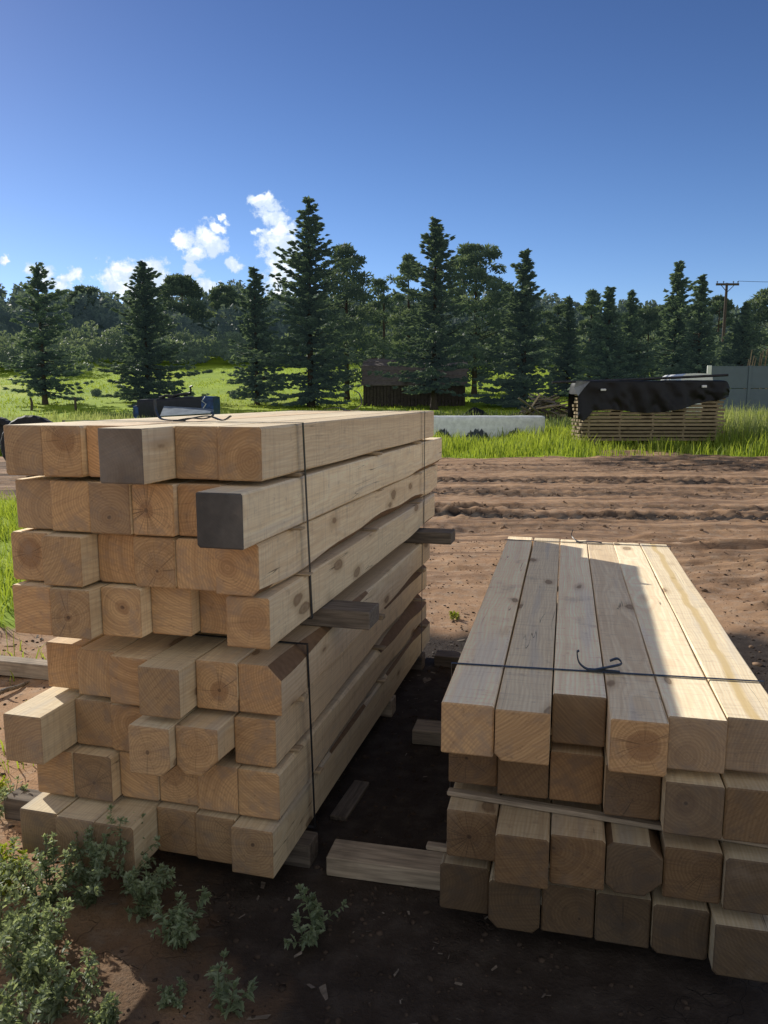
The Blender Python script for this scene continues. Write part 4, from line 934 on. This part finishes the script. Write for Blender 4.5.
# ------------------------------------------------------------------ white wrapped bundle
Y = 29.5; pR = at(545, 437, Y); ztp = at(500, 416.5, Y).z; zb = float(base_h(np.array([2.]), np.array([Y]))[0]) - .02
Lb = 5.2; root = empty('wrapped_bundle', (pR.x - Lb / 2, Y, zb), R(.8)); hb = ztp - zb; db = 1.15
n1, n2 = 70, 10; V2 = []; 
prof = [(0, .02)] + [(-.004, hb * t) for t in (.2, .4, .6, .8, .94)] + [(.03, hb), (db * .3, hb + .012), (db * .7, hb + .012), (db - .03, hb), (db, hb * .94), (db, hb * .5), (db, .02)]
ux = np.concatenate([[-Lb / 2, -Lb / 2 + .02], np.linspace(-Lb / 2 + .1, Lb / 2 - .1, n1), [Lb / 2 - .02, Lb / 2]])
for (y, z) in prof:
    k = .02 * fbm(ux * 3, ux * 0 + z * 4 + y * 3, 7, 3); ins = np.where((np.abs(ux) > Lb / 2 - .01), .04, 0)
    yy = y + k + np.where(y < db / 2, ins, -ins); z2 = z + .5 * k - np.where(z > hb * .9, ins, 0)
    V2.append(np.stack([ux, yy, z2], 1))
V2 = np.concatenate(V2); m_ = len(ux); i0 = (np.arange(len(prof) - 1)[:, None] * m_ + np.arange(m_ - 1)[None]).ravel(); Fw = np.stack([i0, i0 + 1, i0 + m_ + 1, i0 + m_], 1)
me = np_mesh('sheeting', V2, Fw, None, True); sheet_ = link('sheeting', me, M['wrap'], root)
for s in (0, 1):
    idx = [j * m_ + (m_ - 1 if s else 0) for j in range(len(prof))]; mb = MB(); mb.add([V2[i] for i in idx], [tuple(range(len(idx))) if not s else tuple(range(len(idx)))[::-1]]); mb.build('end_sheet', M['wrap'], root)
for (px0, px1) in ((434, 451), (465, 489), (505, 529)):
    a_ = at(px0, 434.5, Y).x - root.location.x; b_ = at(px1, 434.5, Y).x - root.location.x; mb = MB()
    tops = []; N = 26
    for k in range(N + 1):
        t = k / N; e = math.sin(math.pi * t) ** .6; tops.append((a_ + (b_ - a_) * t, -.03, .10 + hb * .44 * e * random.uniform(.55, 1.0) + .02))
    for k in range(N):
        x0_, x1_ = tops[k][0], tops[k + 1][0]
        if random.random() < .12: continue
        mb.add([(x0_, -.03, .08 + random.uniform(0, .08)), (x1_, -.03, .08 + random.uniform(0, .08)), (x1_, -.03, tops[k + 1][2]), (x0_, -.03, tops[k][2])], [(0, 1, 2, 3)])
    mb.build('printed_mark', M['wrap_print'], sheet_)
tag(root, 'long low bundle wrapped in white sheeting with dark print, in grass', 'bundle')

# ------------------------------------------------------------------ broken boards pile
PB = 'broken boards in the debris pile'
Yp = 40.0; c0 = at(548, 409, Yp); zc = float(base_h(np.array([c0.x]), np.array([Yp]))[0])
dark = ['grey weathered', 'brown splintered', 'dark rotten', 'pale']
for k in range(46):
    x = c0.x + random.gauss(0, .72); y = Yp + random.gauss(0, .45); L = random.uniform(.9, 2.3); f = max(0., 1 - ((x - c0.x) / 1.5) ** 2)
    z = zc + .05 + f * random.uniform(0, 1.05); rx = random.uniform(-.55, .55); rz = random.uniform(-.7, .7) + (math.pi if k % 2 else 0)
    mb = MB(); w = random.uniform(.09, .2); mb.box((-L / 2, -w / 2, -.02), (L / 2, w / 2, .02), bev=.005)
    o = mb.build('broken_board', M['grey_board'] if k % 4 else M['board']); 
    low = zc + abs(math.sin(rx)) * L / 2 + .03
    o.location = (x, y, max(z, low)); o.rotation_euler = (random.uniform(-.8, .8), rx, rz)
    tag(o, 'weathered broken board in the jumbled heap beside the tarped stack', 'board', PB)
for (a_, b_, lab) in (((530, 409), (540, 394), 'pale propped plank at left end of the debris heap'), ((536, 408.5), (568, 404), 'long pale pole lying along the foot of the debris heap')):
    A_ = at(*a_, Yp - .8); B_ = at(*b_, Yp - .6); d = B_ - A_; mb = MB(); mb.box((0, -.05, -.03), (d.length, .05, .03), bev=.006); o = mb.build('propped_plank', M['lath']); o.location = A_; o.rotation_euler = d.to_track_quat('X', 'Z').to_euler(); tag(o, lab, 'plank')

# ------------------------------------------------------------------ panel wall at right
Yw = 45.0; p = at(707, 400, Yw); x0 = p.x; zt = at(730, 366, Yw).z; zb = float(base_h(np.array([x0 + 2]), np.array([Yw]))[0]) - .05
root = empty('panel_wall', (x0, Yw, zb)); hp = zt - zb; pw = at(748, 400, Yw).x - x0
for k in range(3):
    mb = MB(); zr_ = hp * .53
    mb.box((k * pw + .09, .0, .05), (k * pw + pw - .09, .04, zr_ - .02), bev=.006); mb.build('panel', M['panel'], root)
    mb = MB(); mb.box((k * pw + .09, .0, zr_ + .02), (k * pw + pw - .09, .04, hp - .04), bev=.006); mb.build('panel', M['panel'], root)
    mb = MB(); mb.box((k * pw + .09, -.015, hp - .05), (k * pw + pw - .09, .055, hp), bev=.006); mb.build('top_rail', M['panel'], root)
for k in range(4):
    mb = MB(); mb.box((k * pw - .085, -.05, -.1), (k * pw + .085, .09, hp + .02), bev=.01); pst = mb.build('post', M['panel'], root); post0 = pst if k == 0 else post0
mb = MB(); mb.box((-.10, -.06, hp * .74), (.14, .03, hp + .03), bev=.01); mb.build('end_cap', M['white'], post0)
tag(root, 'blue grey panelled wall with white end cap at right edge', 'wall')
# brown brush heap behind the wall
Yb = 48.; p = at(757, 362, Yb); 
for k in range(9):
    A_ = at(742 + k * 3, 368, Yb + random.uniform(-.5, .5)); B_ = at(748 + k * 4 + random.uniform(-6, 6), 350 + random.uniform(-3, 10), Yb)
    A_.z = float(base_h(np.array([A_.x]), np.array([A_.y]))[0]); mb = MB(); mid = (A_ + B_) / 2 + Vector((random.uniform(-.1, .1), 0, .05)) - A_
    mb.tube([(0, 0, 0), mid, B_ - A_], [.07, .06, .03], 6); o = mb.build('dead_limb', M['board']); o.location = A_
    tag(o, 'brown dead limb leaning behind the blue grey panel wall', 'limb', 'dead limbs behind the panel wall')

# ------------------------------------------------------------------ utility pole and wire
Yu = 78.; p = at(720, 390, Yu); zg = float(base_h(np.array([p.x]), np.array([Yu]))[0]); zt = at(720, 283, Yu).z - zg
root = empty('utility_pole', (p.x, Yu, zg)); mb = MB(); mb.tube([(0, 0, -.3), (0, 0, zt * .5), (0, 0, zt)], [.17, .15, .12], 10); mb.build('shaft', M['pole'], root)
ca = zt - .15; hwc = 11.2 / F * Yu
mb = MB(); mb.box((-hwc, -.20, ca - .11), (hwc, -.13, ca + .11), bev=.01); xarm = mb.build('crossarm', M['pole'], root)
for s in (-1, 1):
    mb = MB(); mb.tube([(s * .55 * hwc, -.22, ca - .1), (0, -.16, ca - .75)], .035, 6); mb.build('brace', M['pole'], root)
for x in (-hwc + .12, -.35 * hwc, .5 * hwc, hwc - .12):
    mb = MB(); mb.tube([(x, -.165, ca + .10), (x, -.165, ca + .18), (x, -.165, ca + .20), (x, -.165, ca + .30)], [.03, .03, .075, .05], 8); mb.build('insulator', M['glass'], xarm)
tag(root, 'wooden utility pole with crossarm rising among the right hand trees', 'pole')
A_ = Vector((p.x + hwc - .12, Yu - .165, zg + ca + .31)); B_ = at(900, 276, Yu + 4); mb = MB()
mb.tube([(B_ - A_) * t + Vector((0, 0, -1.2 * t * (1 - t))) for t in np.linspace(0, 1, 14).tolist()], .022, 5); o = mb.build('power_wire', M['wire']); o.location = A_; tag(o, 'thin power wire running right from the utility pole', 'wire')

# ------------------------------------------------------------------ fence posts, tarped load, tyres at left
for (px, pt, pb_, ln, lab) in ((31.5, 397.5, 414, -.22, 'leaning dark fence post left of the leftmost spruce trunk'), (75, 397, 410, .0, 'upright dark fence post right of the leftmost spruce trunk')):
    Yf = 46.5; zg = float(base_h(np.array([at(px, 410, Yf).x]), np.array([Yf]))[0]); T_ = at(px, pt, Yf); hgt = T_.z - zg
    mb = MB(); mb.tube([(-ln * -.4 * hgt, 0, -.2), (0, 0, hgt * .6), (ln * .5 * hgt, .02, hgt)], [.075, .07, .06], 8); o = mb.build('fence_post', M['pole']); o.location = (T_.x, Yf, zg); tag(o, lab, 'post', 'old fence posts on the meadow')
Yt = 38.; A_ = at(133, 397, Yt); B_ = at(213, 397, Yt); zg = float(base_h(np.array([A_.x]), np.array([Yt]))[0]) - .03
root = empty('tarped_load', ((A_.x + B_.x) / 2, Yt, zg)); Wd = B_.x - A_.x; ht_l = at(140, 400, Yt).z - zg; ht_r = at(210, 396.5, Yt).z - zg
def tarp_block(x0, x1, h0, h1, d, nm, mat, drop=.12, seed=3, inset=0.):
    ux = np.linspace(x0, x1, 30); prof = [(0, drop), (0, .5), (.0, .85), (.05, 1.0), (d * .5, 1.02), (d - .05, 1.0), (d, .85), (d, drop)]
    rows = []
    for (y, t) in prof:
        hx_ = h0 + (h1 - h0) * (ux - x0) / (x1 - x0); f = .05 * fbm(ux * 3, ux * 0 + t * 3 + y, seed, 3)
        rows.append(np.stack([ux, y + f - inset * (1 if y < d / 2 else -1), t * hx_ + .03 * fbm(ux * 2, ux * 0 + y, seed + 3, 2) + inset * (t > .9)], 1))
    rows = np.array(rows); V3 = rows.reshape(-1, 3); m_ = 30; i0 = (np.arange(len(prof) - 1)[:, None] * m_ + np.arange(m_ - 1)[None]).ravel()
    o = link(nm, np_mesh(nm, V3, np.stack([i0, i0 + 1, i0 + m_ + 1, i0 + m_], 1), None, True), mat, root)
    mb = MB()
    for s in (0, m_ - 1): mb.add([V3[j * m_ + s] for j in range(len(prof))], [tuple(range(len(prof)))])
    mb.build('end_flap', mat, root)
tarp_block(-Wd / 2 + .18, Wd / 2 - .55, ht_l, ht_r, 1.6, 'dark_cover', M['tarp_navy'])
tarp_block(-Wd / 2 - .02, -Wd / 2 + .24, ht_l * .72, ht_l * .8, 1.5, 'blue_cover', M['tarp_blue'], .1, 8, .02)
tarp_block(Wd / 2 - .58, Wd / 2, ht_r * .98, ht_r * .97, 1.58, 'blue_cover', M['tarp_blue'], .1, 12, .02)
P = [at(205, 396.6, Yt - .1), at(202, 401, Yt - .12), at(206, 404, Yt - .1), at(200, 413, Yt - .1)]
mb = MB(); mb.tube([v - root.location for v in P], .028, 5); mb.build('white_rope', M['white'], root)
tag(root, 'navy and blue tarped load behind top of the left stack', 'tarped load')
root2 = empty('leaning_sheet', at(182, 414, Yt - 1.0)); 
P = [at(160, 416, Yt - 1.3), at(213, 413, Yt - 1.3), at(214, 409.5, Yt - .35), at(201, 408, Yt - .3), at(164, 406, Yt - .3)]
mb = MB(); loc = root2.location.copy(); bpy.data.objects.remove(root2)
Pb = [v - loc for v in P]; Pc = [v - loc + Vector((0, .03, -.03)) for v in P]; 
P0 = [Vector(v) for v in Pb]
mb.add(Pb + Pc, [(0, 1, 2, 3, 4), (9, 8, 7, 6, 5)] + [(k, k + 5, (k + 1) % 5 + 5, (k + 1) % 5) for k in range(5)])
# legs down to the grass
zgs = float(base_h(np.array([loc.x]), np.array([Yt - 1.]))[0]) - loc.z
o = mb.build('pale_sheet', M['sheet']); o.location = loc
for (v) in (Pb[0], Pb[1]):
    m2 = MB(); m2.tube([v + Vector((0, 0, -.02)), Vector((v.x, v.y, zgs))], .03, 6); m2.build('leg', M['metal_dark'], o)
tag(o, 'pale blue grey sheet leaning before the navy tarped load', 'sheet')
hk = [at(160, 398.5, Yt + .6), at(166, 395.5, Yt + .6), at(172, 397, Yt + .6), at(178, 395, Yt + .6), at(186, 394, Yt + .6), at(190, 393.6, Yt + .6), at(190.8, 390, Yt + .6), at(190, 387, Yt + .6), at(192.5, 386, Yt + .6)]
mb = MB(); mb.tube([v - hk[0] for v in hk], [.10, .07, .11, .06, .10, .08, .06, .06, .05], 7); o = mb.build('bent_metal_bar', M['metal_dark']); o.location = hk[0]; tag(o, 'dark bent metal bar with hooked end on the navy tarped load', 'metal bar')
def tyre(px, top, Yt_, rad, wid, lab, lean=0.):
    root = empty('old_tyre', (0, 0, 0)); T_ = at(px, top, Yt_); zg = gz(T_.x, Yt_); 
    prof = [(rad * .62, -wid * .42), (rad * .74, -wid * .5), (rad * .93, -wid * .47), (rad, -wid * .3), (rad * 1.005, 0), (rad, wid * .3), (rad * .93, wid * .47), (rad * .74, wid * .5), (rad * .62, wid * .42)]
    N = 48; Vt = []; 
    for k in range(N):
        a = 2 * math.pi * k / N; b2 = 1 + (.018 if k % 2 else 0)
        for (r_, w_) in prof:
            r2 = r_ * (b2 if r_ > rad * .9 else 1); Vt.append((r2 * math.cos(a), w_, r2 * math.sin(a)))
    m_ = len(prof); Ft = []
    for k in range(N):
        k2 = (k + 1) % N
        for j in range(m_): j2 = (j + 1) % m_; Ft.append((k * m_ + j, k2 * m_ + j, k2 * m_ + j2, k * m_ + j2))
    mb = MB(); mb.add(Vt, Ft); mb.build('tread', M['rubber'], root)
    mb = MB(); mb.tube([(0, -wid * .1, 0), (0, wid * .1, 0)], rad * .63, 32); mb.build('rim', M['metal_dark'], root)
    root.location = (T_.x, Yt_, zg + rad); root.rotation_euler = (lean, 0, 0)
    return tag(root, lab, 'tyre', 'old tyres behind the left stack')
tyre(-3, 416, 24.0, .57, .4, 'old black tyre at the left picture edge')
tyre(31, 419.5, 17.0, .645, .42, 'old black tyre peeking over the left stack corner', R(-6))

# ------------------------------------------------------------------ weeds in the foreground
def leaf_poly(L, W):
    pts = [(0, 0), (.14, .10), (.22, .30), (.34, .20), (.48, .44), (.58, .26), (.74, .26), (.86, .12), (1, 0)]
    up = [(x * L, y * W) for x, y in pts]; dn = [(x * L, -y * W) for x, y in pts[1:-1][::-1]]
    return up + dn
def weed(px, py, hgt, spread, nst, lab, seed, mat='weed', leafL=.033, dens=1.4, zpt=0.0, lean=(0, 0), group='leafy weeds at the foot of the left stack'):
    r = random.Random(seed); p = atz(px, py, zpt); z0 = gz(p.x, p.y); root = empty('leafy_weed', (p.x, p.y, z0 - .005))
    SV = MB(); V_ = []; F_ = []; sh = []
    def add_leaf(pos, dirv, L):
        W = L * r.uniform(.5, .75); zax = Vector((r.gauss(0, .45), r.gauss(0, .45), 1)).normalized(); x = dirv.normalized(); y = zax.cross(x)
        if y.length < .1: y = Vector((1, 0, 0))
        y.normalize(); z = x.cross(y); n0 = len(V_); pl = leaf_poly(L, W); curl = r.uniform(-.9, .5); s = r.random()
        for (a, c) in pl:
            V_.append(tuple(pos + x * a + y * c + z * (abs(c) * .45 + curl * a * a / L * .6))); sh.append(.25 + .75 * s)
        n = len(pl); # midrib split: fan in two halves
        half = n // 2
        F_.append(tuple(range(n0, n0 + half + 1))); F_.append((n0,) + tuple(range(n0 + half, n0 + n)))
    def stem(p0, d0, L, rad, lvl):
        n = max(4, int(L / .03)); pos = p0.copy(); d = d0.normalized(); pts = [pos.copy()]
        step = L / n
        for i in range(n):
            d = (d + Vector((r.gauss(0, .10), r.gauss(0, .10), .05 if lvl == 0 else .09))).normalized(); pos = pos + d * step; pts.append(pos.copy())
            t = (i + 1) / n
            k = int((1.8 + 1.8 * t) * dens + r.random())
            for _ in range(k):
                a = r.uniform(0, 6.283); side = d.orthogonal().normalized(); side = Matrix.Rotation(a, 3, d) @ side
                add_leaf(pos + d * r.uniform(-step, 0) * .8, side * 1.0 + d * r.uniform(.1, .8), leafL * r.uniform(.55, 1.15) * (1.1 - .45 * t))
            if lvl == 0 and .15 < t < .85 and r.random() < .55:
                a = r.uniform(0, 6.283); side = Matrix.Rotation(a, 3, d) @ d.orthogonal().normalized(); stem(pos.copy(), side + d * .5, L * r.uniform(.25, .5) * (1.1 - t * .5), rad * .6, 1)
        for _ in range(7):
            add_leaf(pos, Vector((r.gauss(0, .6), r.gauss(0, .6), 1)), leafL * r.uniform(.35, .7))
        SV.tube(pts, [rad * (1 - .75 * i / n) for i in range(n + 1)], 5, False)
    for k in range(nst):
        a = 6.283 * k / nst + r.uniform(-.5, .5); tilt = r.uniform(.15, 1.0) * spread
        stem(Vector((r.uniform(-.02, .02), r.uniform(-.02, .02), 0)), Vector((math.cos(a) * tilt + lean[0], math.sin(a) * tilt + lean[1], 1)), hgt * r.uniform(.7, 1.1) , .0035, 0)
    SV.build('stem', M['stem'], root)
    me = bpy.data.meshes.new('leaves'); me.from_pydata(V_, [], F_); a = me.attributes.new('shade', 'FLOAT', 'POINT'); a.data.foreach_set('value', sh); me.update()
    link('leaves', me, M[mat], root)
    return tag(root, lab, 'weed', group)
weed(88, 905, .27, .75, 9, 'big bushy grey green weed before the lowest left timbers', 101)
weed(130, 893, .33, .25, 5, 'upright weed whose tip overlaps the lowest left timbers', 102, lean=(-.02, .1))
weed(48, 905, .27, .9, 10, 'sprawling weed at the left of the bushy weed cluster', 103)
weed(5, 893, .17, .8, 7, 'bright yellow green weed at the left picture edge', 104, 'weed_yellow', .04)
weed(180, 945, .22, .6, 5, 'shaded weed under the front of the left stack', 105, leafL=.038, dens=1.2)
weed(312, 938, .16, .8, 6, 'dim shaded weed near the left stack right corner', 106, leafL=.036, dens=1.2)
weed(226, 1012, .17, .85, 4, 'single sunlit weed sprig alone on shaded dirt', 107, leafL=.042, dens=1.3)
weed(30, 985, .25, 1.0, 12, 'dense sunlit weed in the lower left corner', 108)
weed(-10, 945, .26, .9, 10, 'pale weed cut by the left picture edge', 109)
weed(102, 1030, .10, .9, 5, 'low spreading weed at the bottom picture edge', 110, leafL=.03)
weed(40, 950, .20, .9, 8, 'middle weed between the bushy weed and the corner weed', 111)
weed(5, 1050, .20, 1.0, 8, 'weed in the extreme lower left corner', 112)
weed(172, 1000, .06, 1.1, 4, 'tiny weed at the edge of the sunlit dirt patch', 113, leafL=.024)
weed(150, 915, .20, .6, 6, 'half shaded weed under the jutting lowest timber', 124, leafL=.034)
weed(55, 1015, .16, 1.1, 9, 'broad weed low in the bottom left corner', 125, leafL=.036)
weed(12, 812, .14, .9, 6, 'sunlit weed beside the front ground block', 114, 'weed', .03)
weed(-2, 795, .12, .9, 5, 'small yellow green weed left of the front ground block', 115, 'weed_yellow', .03)
weed(40, 742, .07, 1.1, 4, 'small sprout on dirt beside the jutting sunlit timber', 116, 'weed_yellow', .025, group='small sprouts on the dirt')
weed(28, 708, .05, 1.2, 4, 'small sprout near the bleached stick', 117, 'weed_yellow', .022, group='small sprouts on the dirt')
weed(455, 620, .07, 1.2, 4, 'tiny weed on sunlit dirt between the stacks', 118, 'weed_yellow', .026, group='small sprouts on the dirt')

# ------------------------------------------------------------------ sky and sun
SUN_EL = R(27.96); SUN_AZ = R(42.89)      # azimuth measured left of the view direction
wd = bpy.data.worlds.new('World'); S.world = wd; wd.use_nodes = True; wd.cycles.sampling_method = 'MANUAL'; wd.cycles.sample_map_resolution = 512; nt = wd.node_tree; nt.nodes.clear(); b = NB(nt)
out = nt.nodes.new('ShaderNodeOutputWorld'); bg = nt.nodes.new('ShaderNodeBackground')
sky = nt.nodes.new('ShaderNodeTexSky'); sky.sky_type = 'NISHITA'; sky.sun_disc = False; sky.sun_elevation = SUN_EL; sky.sun_rotation = -SUN_AZ
sky.altitude = 2200; sky.air_density = 1.0; sky.dust_density = .6; sky.ozone_density = 2.0
hs = nt.nodes.new('ShaderNodeHueSaturation'); hs.inputs['Saturation'].default_value = 1.16; hs.inputs['Value'].default_value = 1.0
nt.links.new(sky.outputs[0], hs.inputs['Color'])
tc = nt.nodes.new('ShaderNodeTexCoord'); D = tc.outputs['Generated']; dx_, dy_, dz_ = b.sep(D)
yy = b.m('MAXIMUM', dy_, .05); u_ = b.m('DIVIDE', dx_, yy); v_ = b.m('DIVIDE', dz_, yy)
uv = b.xyz(u_, v_, 0.0)
warp = b.noise(uv, 26, 4, .6, col=True)
uvw = b.vm('ADD', uv, b.vm('MULTIPLY', b.vm('SUBTRACT', warp, (.5, .5, .5)), (.042, .042, 0)))
wu, wv, _ = b.sep(uvw)
BL_ = [(257, 199, 12, 7), (266, 206, 14, 9), (272, 218, 17, 12), (277, 232, 20, 15), (280, 248, 21, 16), (281, 264, 20, 16), (281, 280, 18, 15), (281, 297, 16, 14), (282, 314, 15, 12), (260, 233, 8, 6),
       (183, 242, 12, 12), (203, 240, 13, 15), (212, 247, 17, 10), (214, 228, 10, 10), (224, 218, 5, 4), (234, 263, 10, 6), (195, 270, 9, 8), (204, 284, 14, 8), (198, 254, 11, 9),
       (120, 276, 26, 15), (146, 270, 24, 14), (136, 288, 38, 14), (162, 286, 14, 13), (42, 272, 17, 9), (72, 276, 14, 8), (56, 286, 26, 8), (28, 274, 8, 5), (8, 262, 7, 3)]
acc = None
for (px, py, rx, ry) in BL_:
    d0 = ray(px, py); d1 = ray(px + rx, py); d2 = ray(px, py - ry)
    u0, v0 = d0[0] / d0[1], d0[2] / d0[1]; ru = d1[0] / d1[1] - u0; rv = d2[2] / d2[1] - v0
    du = b.m('DIVIDE', b.m('SUBTRACT', wu, float(u0)), float(ru)); dv = b.m('DIVIDE', b.m('SUBTRACT', wv, float(v0)), float(rv))
    e = b.m('SUBTRACT', 1.0, b.m('SQRT', b.m('ADD', b.m('MULTIPLY', du, du), b.m('MULTIPLY', dv, dv))))
    acc = e if acc is None else b.m('SMOOTH_MAX', acc, e, .12)
fine = b.noise(uv, 60, 5, .62)
dens = b.m('ADD', b.m('MINIMUM', acc, .62), b.m('MULTIPLY', b.m('SUBTRACT', fine, .5), 2.3))
alpha = b.m('MULTIPLY', b.ss(dens, -.14, .42), b.ss(dy_, .1, .2))
lit = b.noise(b.vm('ADD', uvw, (.012, -.01, 0)), 34, 3, .6)
shd = b.m('ADD', b.m('MULTIPLY', dens, .35), b.m('MULTIPLY', b.m('SUBTRACT', lit, .5), 1.6), clamp=True)
ccol = b.mix(b.ss(shd, .0, .55), (5.2, 6.2, 7.6), (9.8, 9.9, 10.0))
deep = b.ss(dz_, .02, .50)
skyc = b.mix(1.0, hs.outputs[0], b.mix(deep, (.86, .865, .98), (.62, .575, .69)), 'MULTIPLY')
skc = b.mix(alpha, skyc, ccol)
# unseen cumulus added behind the viewer as fill light
rn_ = b.noise(D, 2.2, 4, .55)
rear = b.m('MULTIPLY', b.ss(b.m('MULTIPLY', dy_, -1.0), -.05, .35), b.m('MULTIPLY', b.ss(rn_, .36, .56), b.ss(dz_, .0, .06)))
skc = b.mix(b.m('MULTIPLY', rear, .75), skc, (6.0, 5.8, 5.4))
nt.links.new(skc, bg.inputs['Color']); bg.inputs['Strength'].default_value = .136
nt.links.new(bg.outputs[0], out.inputs['Surface'])
sun = bpy.data.lights.new('sun', 'SUN'); sun.energy = 5.0; sun.angle = R(.53); sun.color = (1.0, .955, .865)
so = bpy.data.objects.new('sun', sun); COL.objects.link(so)
sd = Vector((-math.sin(SUN_AZ) * math.cos(SUN_EL), math.cos(SUN_AZ) * math.cos(SUN_EL), math.sin(SUN_EL)))
so.rotation_euler = sd.to_track_quat('Z', 'Y').to_euler(); so.location = sd * 50
S.view_settings.view_transform = 'Standard'; S.view_settings.look = 'None'; S.view_settings.exposure = 0; S.view_settings.gamma = 1
S.render.engine = 'CYCLES'
S.cycles.max_bounces = 6; S.cycles.diffuse_bounces = 3; S.cycles.glossy_bounces = 2; S.cycles.transmission_bounces = 4; S.cycles.caustics_reflective = False; S.cycles.caustics_refractive = False
